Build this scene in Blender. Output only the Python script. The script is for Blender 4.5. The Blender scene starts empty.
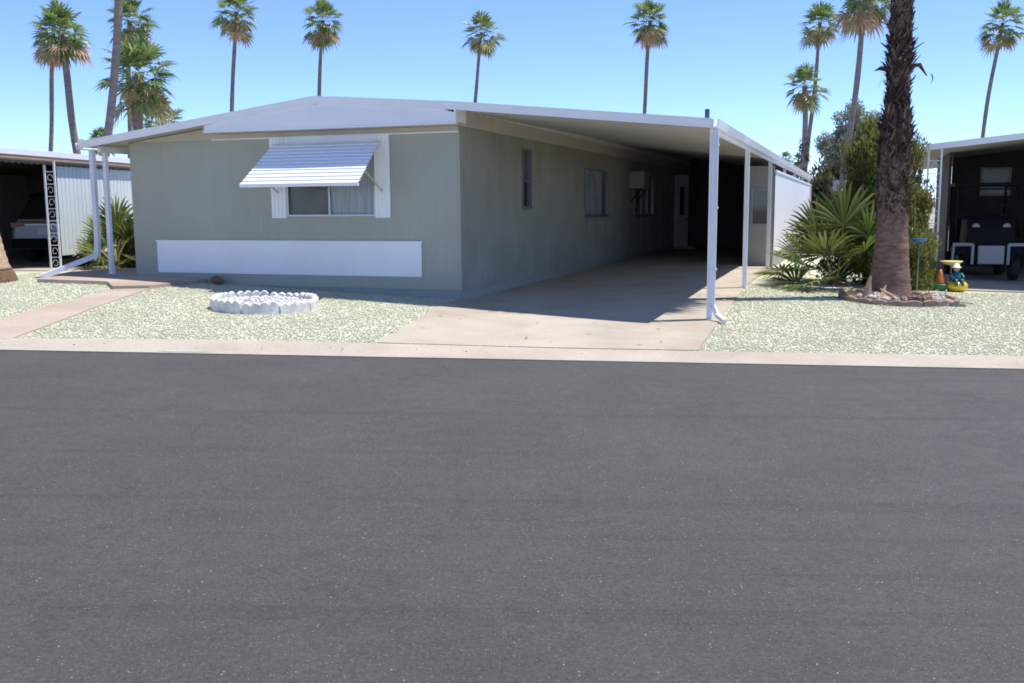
import bpy, math, random
import numpy as np
from mathutils import Vector, Matrix
random.seed(7); rng = np.random.default_rng(7)
S = bpy.context.scene
COL = S.collection
R = math.radians

# ------------------------------------------------------------------ terrain
def road_z(x): return -.13 - .018*np.clip(x, -25, 25)
CP = np.array([(-.85,16.4,0),(-7.1,18.6,.27),(-8.5,19.6,.3),(-12,21,.3),(-10,24,.2),(-4,17.5,.13),(2.0,14.1,-.15),(3.0,14.6,-.15),
 (4.5,19.1,-.06),(6.3,24.,0),(6.3,17.6,-.16),(9,19.5,-.2),(12,24,-.18),(9,26,-.12),(-5,14,.12),(0,13,-.07),(8,14,-.22),
 (-12,11.6,.12),(-6,11.6,.03),(-3,11.3,0.0),(0,11,-.09),(3,11,-.145),(6,10.8,-.2),(12,10.8,-.28),(0,24,0),(-4,30,.1),(6,32,0),(-12,32,.2),(15,32,-.15),(0,40,0),(-20,30,.2),(20,20,-.25)])
def _tps():
    n = len(CP); d = np.hypot(CP[:,None,0]-CP[None,:,0], CP[:,None,1]-CP[None,:,1])
    K = np.where(d > 0, d*d*np.log(d+1e-9), 0) + np.eye(n)*.3
    P = np.c_[np.ones(n), CP[:,:2]]; A = np.block([[K,P],[P.T,np.zeros((3,3))]])
    return np.linalg.solve(A, np.r_[CP[:,2],0,0,0])
WT = _tps()
def G(x, y):
    x = np.asarray(x, float); y = np.asarray(y, float)
    xx = np.clip(x,-16,18); yy = np.clip(y,10.8,36)
    d = np.hypot(xx[...,None]-CP[:,0], yy[...,None]-CP[:,1]); K = np.where(d > 0, d*d*np.log(d+1e-9), 0)
    return K@WT[:-3] + WT[-3] + WT[-2]*xx + WT[-1]*yy
def g(x, y): return float(G(x, y))
def curb_y(x): return 10.71 - .053*x
def grav_y(x): return 11.33 - .04*x

# ------------------------------------------------------------------ materials
def mat(name, col, rough=.6, var=.12, scale=8., bump=0., bscale=40., metal=0., spec=.5, detail=4, stretch=None):
    m = bpy.data.materials.new(name); m.use_nodes = True
    nt = m.node_tree; N = nt.nodes; L = nt.links; b = N['Principled BSDF']
    b.inputs['Roughness'].default_value = rough; b.inputs['Metallic'].default_value = metal
    b.inputs['Specular IOR Level'].default_value = spec
    tc = N.new('ShaderNodeTexCoord'); mp = N.new('ShaderNodeMapping')
    if stretch: mp.inputs['Scale'].default_value = stretch
    L.new(tc.outputs['Object'], mp.inputs['Vector'])
    nz = N.new('ShaderNodeTexNoise'); nz.inputs['Scale'].default_value = scale; nz.inputs['Detail'].default_value = detail
    L.new(mp.outputs[0], nz.inputs['Vector'])
    cr = N.new('ShaderNodeValToRGB'); c = Vector(col)
    cr.color_ramp.elements[0].position = .3; cr.color_ramp.elements[1].position = .7
    cr.color_ramp.elements[0].color = (*(c*(1-var)), 1); cr.color_ramp.elements[1].color = (*[min(1, v*(1+var)) for v in c], 1)
    L.new(nz.outputs['Fac'], cr.inputs['Fac']); L.new(cr.outputs[0], b.inputs['Base Color'])
    if bump:
        n2 = N.new('ShaderNodeTexNoise'); n2.inputs['Scale'].default_value = bscale; n2.inputs['Detail'].default_value = 3
        L.new(mp.outputs[0], n2.inputs['Vector'])
        bp = N.new('ShaderNodeBump'); bp.inputs['Strength'].default_value = bump; bp.inputs['Distance'].default_value = .02
        L.new(n2.outputs['Fac'], bp.inputs['Height']); L.new(bp.outputs[0], b.inputs['Normal'])
    return m
def leafmat(name, cols, rough=.5, trans=.35):
    m = bpy.data.materials.new(name); m.use_nodes = True
    nt = m.node_tree; N = nt.nodes; L = nt.links; b = N['Principled BSDF']; out = N['Material Output']
    b.inputs['Roughness'].default_value = rough; b.inputs['Specular IOR Level'].default_value = .35
    geo = N.new('ShaderNodeNewGeometry'); cr = N.new('ShaderNodeValToRGB')
    el = cr.color_ramp.elements
    while len(el) < len(cols): el.new(.5)
    for i, c in enumerate(cols):
        el[i].position = i/(len(cols)-1); el[i].color = (*c, 1)
    L.new(geo.outputs['Random Per Island'], cr.inputs['Fac']); L.new(cr.outputs[0], b.inputs['Base Color'])
    tr = N.new('ShaderNodeBsdfTranslucent'); L.new(cr.outputs[0], tr.inputs['Color'])
    mx = N.new('ShaderNodeMixShader'); mx.inputs[0].default_value = trans
    L.new(b.outputs[0], mx.inputs[1]); L.new(tr.outputs[0], mx.inputs[2]); L.new(mx.outputs[0], out.inputs['Surface'])
    return m
def glassmat(name, col, rough=.05):
    m = mat(name, col, rough, .1, 3., spec=.6); return m

def concrete_mat(name, col):
    m = mat(name, col, .9, .07, 1.2, .25, 160.)
    nt = m.node_tree; N = nt.nodes; L = nt.links; b = N['Principled BSDF']
    src = b.inputs['Base Color'].links[0].from_socket
    tc = N.new('ShaderNodeTexCoord')
    n = N.new('ShaderNodeTexNoise'); n.inputs['Scale'].default_value = 60; n.inputs['Detail'].default_value = 6
    L.new(tc.outputs['Object'], n.inputs['Vector'])
    r = N.new('ShaderNodeValToRGB'); r.color_ramp.elements[0].position = .35; r.color_ramp.elements[0].color = (.84,.83,.82,1)
    r.color_ramp.elements[1].position = .62; r.color_ramp.elements[1].color = (1.04,1.04,1.04,1)
    L.new(n.outputs['Fac'], r.inputs['Fac'])
    st = N.new('ShaderNodeTexNoise'); st.inputs['Scale'].default_value = .55; st.inputs['Detail'].default_value = 7; st.inputs['Roughness'].default_value = .62
    L.new(tc.outputs['Object'], st.inputs['Vector'])
    r2 = N.new('ShaderNodeValToRGB'); r2.color_ramp.elements[0].position = .32; r2.color_ramp.elements[0].color = (.82,.78,.74,1)
    r2.color_ramp.elements[1].position = .55; r2.color_ramp.elements[1].color = (1,1,1,1)
    L.new(st.outputs['Fac'], r2.inputs['Fac'])
    m1 = N.new('ShaderNodeMix'); m1.data_type = 'RGBA'; m1.blend_type = 'MULTIPLY'; m1.inputs[0].default_value = 1
    L.new(src, m1.inputs[6]); L.new(r.outputs[0], m1.inputs[7])
    m2 = N.new('ShaderNodeMix'); m2.data_type = 'RGBA'; m2.blend_type = 'MULTIPLY'; m2.inputs[0].default_value = 1
    L.new(m1.outputs[2], m2.inputs[6]); L.new(r2.outputs[0], m2.inputs[7]); L.new(m2.outputs[2], b.inputs['Base Color'])
    return m

def asphalt_mat():
    m = bpy.data.materials.new('asphalt'); m.use_nodes = True
    nt = m.node_tree; N = nt.nodes; L = nt.links; b = N['Principled BSDF']; b.inputs['Roughness'].default_value = .68
    b.inputs['Specular IOR Level'].default_value = .5
    tc = N.new('ShaderNodeTexCoord')
    def noise(scale, detail, sc=None, rough=.5):
        n = N.new('ShaderNodeTexNoise'); n.inputs['Scale'].default_value = scale; n.inputs['Detail'].default_value = detail; n.inputs['Roughness'].default_value = rough
        if sc:
            mp = N.new('ShaderNodeMapping'); mp.inputs['Scale'].default_value = sc; L.new(tc.outputs['Object'], mp.inputs['Vector']); L.new(mp.outputs[0], n.inputs['Vector'])
        else: L.new(tc.outputs['Object'], n.inputs['Vector'])
        return n.outputs['Fac']
    def ramp(f, p0, c0, p1, c1):
        r = N.new('ShaderNodeValToRGB'); e = r.color_ramp.elements
        e[0].position = p0; e[0].color = (*c0,1); e[1].position = p1; e[1].color = (*c1,1); L.new(f, r.inputs['Fac']); return r.outputs[0]
    def mul(a, c):
        x = N.new('ShaderNodeMix'); x.data_type = 'RGBA'; x.blend_type = 'MULTIPLY'; x.inputs[0].default_value = 1
        L.new(a, x.inputs[6]); L.new(c, x.inputs[7]); return x.outputs[2]
    base = ramp(noise(48, 9, rough=.85), .33, (.030,.0268,.0243), .66, (.108,.0970,.0875))
    mid = ramp(noise(7, 7, rough=.75), .35, (.86,.86,.86), .62, (1.07,1.07,1.07))
    band = ramp(noise(1., 6, (.045,3.0,1), .7), .32, (.76,.76,.76), .44, (1,1,1))
    blot = ramp(noise(.8, 7, None, .7), .36, (.90,.89,.89), .6, (1.05,1.05,1.05))
    col = mul(mul(mul(base, mid), band), blot)
    # thin wandering hairline cracks, only here and there
    dn = N.new('ShaderNodeTexNoise'); dn.inputs['Scale'].default_value = 1.6; dn.inputs['Detail'].default_value = 5; L.new(tc.outputs['Object'], dn.inputs['Vector'])
    ad = N.new('ShaderNodeMix'); ad.data_type = 'RGBA'; ad.inputs[0].default_value = .22; L.new(tc.outputs['Object'], ad.inputs[6]); L.new(dn.outputs['Color'], ad.inputs[7])
    cv = N.new('ShaderNodeTexVoronoi'); cv.feature = 'DISTANCE_TO_EDGE'; cv.inputs['Scale'].default_value = .42; L.new(ad.outputs[2], cv.inputs['Vector'])
    ck = ramp(cv.outputs['Distance'], .0015, (.74,.73,.72), .004, (1,1,1))
    mk = ramp(noise(.35, 2), .50, (0,0,0), .56, (1,1,1))
    cm = N.new('ShaderNodeMix'); cm.data_type = 'RGBA'; L.new(mk, cm.inputs[0]); cm.inputs[6].default_value = (1,1,1,1); L.new(ck, cm.inputs[7])
    col = mul(col, cm.outputs[2])
    # pale aggregate chips of several sizes
    for sc, th in ((38, .10), (95, .17)):
        v = N.new('ShaderNodeTexVoronoi'); v.inputs['Scale'].default_value = sc; L.new(tc.outputs['Object'], v.inputs['Vector'])
        lt = N.new('ShaderNodeMath'); lt.operation = 'LESS_THAN'; L.new(v.outputs['Distance'], lt.inputs[0]); lt.inputs[1].default_value = th*1.5
        sp = N.new('ShaderNodeSeparateColor'); L.new(v.outputs['Color'], sp.inputs[0])
        gt = N.new('ShaderNodeMath'); gt.operation = 'GREATER_THAN'; L.new(sp.outputs[0], gt.inputs[0]); gt.inputs[1].default_value = (.90 if sc < 50 else .72)
        an = N.new('ShaderNodeMath'); an.operation = 'MULTIPLY'; L.new(lt.outputs[0], an.inputs[0]); L.new(gt.outputs[0], an.inputs[1])
        fa = N.new('ShaderNodeMath'); fa.operation = 'MULTIPLY'; L.new(an.outputs[0], fa.inputs[0]); L.new(sp.outputs[1], fa.inputs[1])
        x = N.new('ShaderNodeMix'); x.data_type = 'RGBA'; L.new(fa.outputs[0], x.inputs[0]); L.new(col, x.inputs[6]); x.inputs[7].default_value = (.46,.45,.43,1) if sc < 50 else (.27,.26,.25,1)
        col = x.outputs[2]
    L.new(col, b.inputs['Base Color'])
    bp = N.new('ShaderNodeBump'); bp.inputs['Strength'].default_value = .9; bp.inputs['Distance'].default_value = .012
    L.new(noise(55, 6, rough=.75), bp.inputs['Height']); L.new(bp.outputs[0], b.inputs['Normal'])
    return m

def gravel_mat(name, lo, mid, hi, scale=26):
    m = bpy.data.materials.new(name); m.use_nodes = True
    nt = m.node_tree; N = nt.nodes; L = nt.links; b = N['Principled BSDF']; b.inputs['Roughness'].default_value = .9
    tc = N.new('ShaderNodeTexCoord')
    v = N.new('ShaderNodeTexVoronoi'); v.inputs['Scale'].default_value = scale; v.inputs['Randomness'].default_value = 1
    L.new(tc.outputs['Object'], v.inputs['Vector'])
    sp = N.new('ShaderNodeSeparateColor'); L.new(v.outputs['Color'], sp.inputs[0])
    r = N.new('ShaderNodeValToRGB'); e = r.color_ramp.elements; e.new(.5)
    for i, c in enumerate((lo, mid, hi)): e[i].position = (0,.35,1)[i]; e[i].color = (*c,1)
    L.new(sp.outputs[0], r.inputs['Fac'])
    n = N.new('ShaderNodeTexNoise'); n.inputs['Scale'].default_value = .8; n.inputs['Detail'].default_value = 6; L.new(tc.outputs['Object'], n.inputs['Vector'])
    r2 = N.new('ShaderNodeValToRGB'); r2.color_ramp.elements[0].position = .3; r2.color_ramp.elements[0].color = (.84,.81,.74,1); r2.color_ramp.elements[1].position = .55; r2.color_ramp.elements[1].color = (1,1,1,1)
    L.new(n.outputs['Fac'], r2.inputs['Fac'])
    x = N.new('ShaderNodeMix'); x.data_type = 'RGBA'; x.blend_type = 'MULTIPLY'; x.inputs[0].default_value = 1
    L.new(r.outputs[0], x.inputs[6]); L.new(r2.outputs[0], x.inputs[7]); L.new(x.outputs[2], b.inputs['Base Color'])
    inv = N.new('ShaderNodeMath'); inv.operation = 'SUBTRACT'; inv.inputs[0].default_value = 1; L.new(v.outputs['Distance'], inv.inputs[1])
    bp = N.new('ShaderNodeBump'); bp.inputs['Strength'].default_value = .6; bp.inputs['Distance'].default_value = .02
    L.new(inv.outputs[0], bp.inputs['Height']); L.new(bp.outputs[0], b.inputs['Normal'])
    return m

M = {}
M['asphalt'] = asphalt_mat()
M['concrete'] = concrete_mat('drive concrete', (.475,.42,.335))
M['kerb'] = concrete_mat('kerb concrete', (.48,.42,.34))
M['path'] = concrete_mat('path concrete', (.47,.39,.315))
M['gravel'] = gravel_mat('yard gravel', (.465,.47,.345), (.535,.54,.395), (.60,.60,.445), 40)
M['stone'] = leafmat('gravel stones', [(.37,.38,.285),(.55,.555,.41),(.61,.61,.465),(.51,.52,.385),(.68,.675,.53)], .9, 0)
M['wstone'] = leafmat('white stones', [(.55,.52,.48),(.70,.68,.65),(.76,.75,.74)], .9, 0)
M['dirt'] = mat('far ground', (.34,.30,.24), .95, .2, .8, .3, 12)
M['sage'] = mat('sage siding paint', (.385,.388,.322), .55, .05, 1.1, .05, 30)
M['sage_shade'] = mat('shade darkened sage siding paint', (.32,.325,.275), .65, .10, 1.3, .05, 30)  # darker copy of sage, carport shade put into the side wall colour
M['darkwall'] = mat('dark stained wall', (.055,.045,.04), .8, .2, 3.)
M['skirt'] = mat('skirting paint', (.31,.33,.30), .6, .08, 1.5)
M['white'] = mat('white painted metal', (.85,.855,.88), .45, .03, 2.)
M['awning'] = mat('awning enamel', (.86,.86,.87), .4, .03, 2.)
M['panel'] = mat('white accent panel', (.88,.88,.89), .5, .03, 1.5)
M['cream'] = mat('cream trim', (.52,.48,.41), .6, .06, 2.)
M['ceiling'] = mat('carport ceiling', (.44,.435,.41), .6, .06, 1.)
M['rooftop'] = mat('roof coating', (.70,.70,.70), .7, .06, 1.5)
M['alu'] = mat('aluminium', (.5,.5,.5), .35, .05, 5., metal=.8)
M['glass'] = glassmat('dark window glass', (.028,.03,.03))
M['curtain'] = mat('pale curtain behind glass', (.30,.34,.38), .25, .25, 3., stretch=(14,1,.5))
M['curtain2'] = mat('grey blind behind glass', (.10,.098,.09), .2, .3, 2.)
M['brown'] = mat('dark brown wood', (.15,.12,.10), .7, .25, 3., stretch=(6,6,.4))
M['shedwall'] = mat('shed wall paint', (.38,.36,.33), .7, .05, 2.)
M['pwhite'] = mat('white downspout', (.66,.70,.76), .45, .05, 3.)
M['black'] = mat('black plastic', (.008,.008,.009), .75, .1, 5., spec=.2)
M['rubber'] = mat('rubber', (.016,.016,.016), .8, .1, 8.)
M['steel'] = mat('grey steel', (.3,.3,.31), .4, .1, 6., metal=.6)
M['tan'] = mat('tan fascia stripe', (.42,.29,.20), .7, .12, 3.)
M['corr'] = mat('white corrugated panel', (.66,.72,.72), .5, .04, 2.)
M['carpaint'] = mat('silver grey car paint', (.40,.40,.42), .35, .03, 3., metal=.2)
M['redlens'] = mat('red lens', (.25,.01,.01), .2, .05, 5.)
M['cartwhite'] = mat('white cart panel', (.32,.32,.34), .4, .04, 4.)
M['trunk'] = mat('palm trunk bark', (.21,.132,.10), .95, .35, 7., .9, 24, stretch=(1,1,3.))
M['trunkfar'] = mat('grey palm trunk', (.22,.185,.165), .95, .22, 3., .6, 12, stretch=(1,1,3.))
M['trunktan'] = mat('tan palm trunk', (.46,.33,.22), .95, .25, 5., .8, 22, stretch=(1,1,2.5))
M['root'] = mat('palm root mat', (.16,.085,.05), 1., .4, 16., 1., 30)
M['boot'] = leafmat('old leaf bases', [(.03,.016,.012),(.06,.032,.024),(.09,.052,.038),(.036,.02,.015),(.26,.19,.15),(.05,.028,.022)], .9, .05)
M['fibre'] = leafmat('dry fibres', [(.05,.028,.02),(.10,.06,.042),(.22,.15,.11)], .95, .1)
M['frond'] = leafmat('palm frond', [(.09,.15,.04),(.15,.23,.06),(.24,.31,.11),(.11,.18,.045),(.38,.41,.21)], .33, .5)
M['frondmid'] = leafmat('ageing palm frond', [(.28,.26,.11),(.45,.37,.19),(.20,.22,.09)], .5, .3)
M['deadfrond'] = leafmat('dead palm frond', [(.50,.35,.21),(.64,.50,.34),(.38,.24,.13)], .8, .35)
M['fanleaf'] = leafmat('young fan palm leaf', [(.055,.095,.018),(.105,.15,.032),(.17,.205,.05),(.29,.30,.12)], .4, .3)
M['willow'] = leafmat('olive shrub leaf', [(.09,.13,.03),(.19,.22,.055),(.31,.30,.09),(.13,.17,.04),(.42,.31,.11)], .45, .45)
M['yellow leaf'] = leafmat('yellow green leaf', [(.10,.13,.03),(.20,.21,.05),(.27,.26,.08)], .5, .4)
M['darkleaf'] = leafmat('dark hedge leaf', [(.05,.065,.025),(.10,.11,.04),(.18,.165,.075)], .5, .25)
M['greyleaf'] = leafmat('grey green leaf', [(.17,.19,.12),(.26,.28,.19),(.36,.37,.28)], .6, .3)
M['bark'] = mat('shrub bark', (.12,.09,.065), .95, .25, 10., .5, 30)
M['ringtan'] = mat('tan edging stone', (.27,.20,.15), .95, .3, 9., .6, 40)
M['ringwhite'] = mat('white painted edging', (.66,.635,.61), .8, .22, 9., .4, 40)
M['brownrock'] = mat('brown rock', (.20,.13,.09), .95, .3, 10., .6, 25)
M['palerock'] = mat('pale rock', (.50,.44,.40), .95, .2, 10., .6, 25)
M['stub'] = mat('dry frond stub', (.40,.28,.19), .9, .3, 8., .4, 30, stretch=(1,1,.3))
M['blue'] = mat('blue glazed dish', (.03,.13,.42), .25, .1, 8.)
M['yellow'] = mat('yellow glaze', (.75,.52,.03), .3, .08, 8.)
M['paleyellow'] = mat('pale yellow dish', (.78,.66,.30), .4, .06, 8.)
M['orange'] = mat('orange ceramic', (.45,.15,.04), .5, .25, 14.)
M['green'] = mat('green ceramic', (.03,.16,.07), .35, .15, 8.)
M['teal'] = mat('teal cloth paint', (.02,.12,.14), .5, .15, 8.)
M['skin'] = mat('figurine face', (.55,.35,.25), .6, .05, 8.)
M['hose'] = mat('pale hose', (.55,.48,.40), .6, .08, 6.)
M['valve'] = mat('dark green valve lid', (.02,.045,.04), .7, .2, 8.)
M['whitepatch'] = concrete_mat('pale mortar patch', (.60,.59,.57))

# ------------------------------------------------------------------ mesh builder
class MB:
    def __init__(s): s.v = []; s.f = []; s.sm = []
    def add(s, vs, fs, smooth=False):
        o = len(s.v); s.v += [tuple(p) for p in vs]; s.f += [tuple(i+o for i in f) for f in fs]; s.sm += [smooth]*len(fs)
    def box(s, x0, x1, y0, y1, z0, z1):
        s.add([(x0,y0,z0),(x1,y0,z0),(x1,y1,z0),(x0,y1,z0),(x0,y0,z1),(x1,y0,z1),(x1,y1,z1),(x0,y1,z1)],
              [(0,3,2,1),(4,5,6,7),(0,1,5,4),(1,2,6,5),(2,3,7,6),(3,0,4,7)])
    def bar(s, p, q, w, h, up=(0,0,1)):
        p = Vector(p); q = Vector(q); d = (q-p).normalized(); up = Vector(up)
        if abs(d.dot(up)) > .98: up = Vector((0,1,0))
        a = d.cross(up).normalized()*w/2; b = a.cross(d).normalized()*h/2
        vs = [p-a-b,p+a-b,p+a+b,p-a+b,q-a-b,q+a-b,q+a+b,q-a+b]
        s.add(vs, [(0,3,2,1),(4,5,6,7),(0,1,5,4),(1,2,6,5),(2,3,7,6),(3,0,4,7)])
    def tube(s, pts, rad, n=10, cap=True, smooth=True):
        pts = [Vector(p) for p in pts]; k = len(pts)
        if not hasattr(rad, '__len__'): rad = [rad]*k
        vs = []; fs = []; ref = None
        for i, p in enumerate(pts):
            d = (pts[min(i+1,k-1)]-pts[max(i-1,0)]).normalized()
            if ref is None:
                ref = d.orthogonal().normalized()
            ref = (ref - d*ref.dot(d)).normalized(); b = d.cross(ref)
            for j in range(n):
                t = 2*math.pi*j/n; vs.append(p + (ref*math.cos(t)+b*math.sin(t))*rad[i])
        for i in range(k-1):
            for j in range(n):
                fs.append((i*n+j, i*n+(j+1)%n, (i+1)*n+(j+1)%n, (i+1)*n+j))
        s.add(vs, fs, smooth)
        if cap:
            o = len(s.v)-len(vs); s.f.append(tuple(o+j for j in reversed(range(n)))); s.f.append(tuple(o+(k-1)*n+j for j in range(n))); s.sm += [False, False]
    def lathe(s, prof, c=(0,0,0), n=16, smooth=True, sx=1, sy=1):
        vs = []; fs = []; k = len(prof)
        for r, z in prof:
            for j in range(n):
                t = 2*math.pi*j/n; vs.append((c[0]+r*sx*math.cos(t), c[1]+r*sy*math.sin(t), c[2]+z))
        for i in range(k-1):
            for j in range(n): fs.append((i*n+j, i*n+(j+1)%n, (i+1)*n+(j+1)%n, (i+1)*n+j))
        s.add(vs, fs, smooth)
        o = len(s.v)-len(vs); s.f.append(tuple(o+j for j in reversed(range(n)))); s.f.append(tuple(o+(k-1)*n+j for j in range(n))); s.sm += [False, False]
    def prism(s, poly, axis, a, b):
        # poly: 2-D points in the other two axes, extruded along axis from a to b
        def P(u, v, w):
            return {'x': (w,u,v), 'y': (u,w,v), 'z': (u,v,w)}[axis]
        n = len(poly); vs = [P(u,v,a) for u,v in poly]+[P(u,v,b) for u,v in poly]
        fs = [tuple(range(n)), tuple(reversed(range(n,2*n)))]+[(i,n+i,n+(i+1)%n,(i+1)%n) for i in range(n)]
        s.add(vs, fs)
    def build(s, name, m, parent=None, loc=None, bevel=0, fix=True):
        me = bpy.data.meshes.new(name); me.from_pydata(s.v, [], s.f)
        me.polygons.foreach_set('use_smooth', s.sm); me.materials.append(M[m] if isinstance(m, str) else m)
        if fix:
            import bmesh
            bm = bmesh.new(); bm.from_mesh(me); bmesh.ops.recalc_face_normals(bm, faces=bm.faces); bm.to_mesh(me); bm.free()
        me.update()
        o = bpy.data.objects.new(name, me); COL.objects.link(o)
        if parent: o.parent = parent
        if loc: o.location = loc
        if bevel:
            bv = o.modifiers.new('bevel', 'BEVEL'); bv.width = bevel; bv.segments = 2; bv.limit_method = 'ANGLE'
        return o
def tag(o, label=None, cat=None, group=None, kind=None):
    if label: o['label'] = label
    if cat: o['category'] = cat
    if group: o['group'] = group
    if kind: o['kind'] = kind
    return o
def empty(name, loc, rz=0, label=None, cat=None, group=None):
    o = bpy.data.objects.new(name, None); COL.objects.link(o); o.location = loc; o.rotation_euler = (0,0,rz); o.empty_display_size = .2
    return tag(o, label, cat, group)

YAW = .3369; HC = Vector((-.8494, 16.4125, 0))
EX = Vector((math.cos(YAW), -math.sin(YAW), 0)); EY = Vector((math.sin(YAW), math.cos(YAW), 0))
def H(x, y, z=0): return HC + EX*x + EY*y + Vector((0,0,z))      # house-local to world
def Hg(x, y): p = H(x,y); return g(p.x, p.y)

# ------------------------------------------------------------------ setting
def grid_sheet(name, xs, ys, zf, m):
    xs = np.array(xs); ys = np.array(ys); X, Y = np.meshgrid(xs, ys); Z = zf(X, Y)
    v = np.stack([X,Y,Z], -1).reshape(-1,3); nx = len(xs); b = MB()
    fs = [(j*nx+i, j*nx+i+1, (j+1)*nx+i+1, (j+1)*nx+i) for j in range(len(ys)-1) for i in range(nx-1)]
    b.add(v, fs, True)
    return tag(b.build(name, m, fix=False), kind='structure')
xs = list(np.linspace(-400,-30,12)) + list(np.arange(-26,26.1,.5)) + list(np.linspace(32,400,12))
ys = list(np.linspace(-300,-20,8)) + list(np.arange(-12,9.9,2.)) + list(np.arange(10.25,40,.35)) + list(np.linspace(42,700,24))
def ground_z(X, Y):
    z = G(X, Y) - .02
    rd = road_z(X) - .06
    z = np.where(Y < curb_y(X)+.25, rd, z)
    far = np.clip((Y-38)/30, 0, 1) + np.clip((np.abs(X)-20)/30, 0, 1); far = np.clip(far, 0, 1)
    return z*(1-far) + np.where(Y < curb_y(X)+.25, rd, -.12)*far
grid_sheet('ground', xs, ys, ground_z, 'dirt')
# road: an asphalt sheet up to the kerb line
def strip(name, u_of, rows, m, dz, skirt=.12, nu=60, xr=(-26,26), zf=None):
    pass
b = MB(); rx = list(np.linspace(-300,-27,8)) + list(np.arange(-25,25.1,1.)) + list(np.linspace(28,300,8))
vs = []; nv = 14
for x in rx:
    for k in range(nv):
        y = -14 + (curb_y(x)+14)*k/(nv-1); vs.append((x, y, float(road_z(x))))
b.add(vs, [(i*nv+k, (i+1)*nv+k, (i+1)*nv+k+1, i*nv+k+1) for i in range(len(rx)-1) for k in range(nv-1)], True)
tag(b.build('road', 'asphalt', fix=False), kind='structure')
# concrete ribbon kerb
def patch(name, rows, m, dz=.006, thick=.12, n=6, sub=6, zf=None, kind='structure'):
    """rows: list of polylines (equal length) of world xy; draped over the terrain with a downturned edge."""
    rows = [[Vector((*p,0)) if len(p) == 2 else Vector(p) for p in r] for r in rows]
    def fine(pl):
        o = []
        for a, c in zip(pl[:-1], pl[1:]):
            for i in range(n): o.append(a.lerp(c, i/n))
        return o+[pl[-1]]
    rows = [fine(r) for r in rows]; full = []
    for a, c in zip(rows[:-1], rows[1:]):
        for i in range(sub): full.append([p.lerp(q, i/sub) for p, q in zip(a, c)])
    full.append(rows[-1]); nu = len(full[0]); nr = len(full)
    zf = zf or (lambda x, y: g(x,y))
    vs = [(p.x, p.y, zf(p.x,p.y)+dz) for r in full for p in r]
    fs = [(j*nu+i, j*nu+i+1, (j+1)*nu+i+1, (j+1)*nu+i) for j in range(nr-1) for i in range(nu-1)]
    loop = list(range(nu)) + [j*nu+nu-1 for j in range(1,nr)] + [(nr-1)*nu+i for i in range(nu-2,-1,-1)] + [j*nu for j in range(nr-2,0,-1)]
    o = len(vs)
    for i in loop: x,y,z = vs[i]; vs.append((x,y,z-thick))
    L = len(loop)
    fs += [(loop[i], o+i, o+(i+1)%L, loop[(i+1)%L]) for i in range(L)]
    b = MB(); b.add(vs, fs, False)
    ob = b.build(name, m); tag(ob, kind=kind)
    return ob
kx = list(np.linspace(-90,-20,8)) + list(np.arange(-16,17,1.5)) + list(np.linspace(22,90,8))
vs = []
for x in kx:
    z0 = float(road_z(x))+.012; yg = grav_y(x); zg = g(x, yg)+.014
    yc = curb_y(x)
    for f, zz in ((0,-.1),(0,0),(.25,.1),(.7,.8),(1,1),(1,1.)):
        y = yc+(yg-yc)*f
        z = z0-.08 if zz < 0 else z0+(zg-z0)*zz
        vs.append((x,y,z))
    vs[-1] = (x, yg+.001, zg-.12)
b = MB(); b.add(vs, [(i*6+k, (i+1)*6+k, (i+1)*6+k+1, i*6+k+1) for i in range(len(kx)-1) for k in range(5)], False)
tag(b.build('kerb', 'kerb'), kind='structure')
# pale smear of mortar on the kerb
b = MB(); pts = []
for i in range(14):
    t = 2*math.pi*i/14; x = -3.72+.27*math.cos(t)*(1+.25*math.sin(3*t)); y = curb_y(x)+.075+.032*math.sin(t)*(1+.4*math.sin(2*t+1))
    pts.append((x,y))
def kerb_z(x,y):
    f = (y-curb_y(x))/(grav_y(x)-curb_y(x)); z0 = float(road_z(x))+.012; zg = g(x,grav_y(x))+.014
    zz = np.interp(f, (0,.25,.7,1), (0,.1,.8,1)); return z0+(zg-z0)*zz
b.add([(x,y,kerb_z(x,y)+.005) for x,y in pts], [tuple(range(14))]); tag(b.build('mortar_patch', 'whitepatch'), kind='structure')

hw = lambda x, y: tuple(H(x,y))[:2]
yard = gravel = grid_sheet('gravel_yard', np.arange(-16,18.1,.4), np.concatenate([[0],np.linspace(.02,1,60)]), lambda X,Y: X*0, 'gravel')
# reshape the yard sheet: its first row follows the kerb
me = yard.data; nx = len(np.arange(-16,18.1,.4))
co = np.zeros(len(me.vertices)*3); me.vertices.foreach_get('co', co); co = co.reshape(-1,3)
y0 = 11.33-.04*co[:,0]-.01; co[:,1] = y0 + (31.-y0)*co[:,1]; co[:,2] = G(co[:,0], co[:,1])
me.vertices.foreach_set('co', co.ravel()); me.update()

# driveway in three pours with open joints
DR = [[(-1.60,11.42),(2.17,11.30)], [(-1.35,13.3),(2.66,13.05)], [(-1.14,15.49),(3.14,14.62)], [tuple(H(-.02,-.1))[:2],(3.42,15.6)], [hw(-.02,4.2),hw(4.2,4.2)], [hw(-.02,23.4),hw(4.2,23.4)]]
def lerp_rows(a, c, t): return [tuple(Vector(p).lerp(Vector(q), t)) for p, q in zip(a, c)]
patch('driveway', [DR[0], DR[1], DR[2], DR[3], lerp_rows(DR[3],DR[4],.6)], 'concrete', .018, n=10)
patch('driveway', [lerp_rows(DR[3],DR[4],.603), DR[4], DR[5]], 'concrete', .019, n=10, sub=10)
patch('walkway', [[(-6.95,11.55),(-5.95,11.51)], [(-6.82,13.0),(-5.97,12.86)], [(-6.70,15.0),(-6.05,14.9)], [(-6.66,16.35),(-6.13,16.6)]], 'path', .018)
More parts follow.
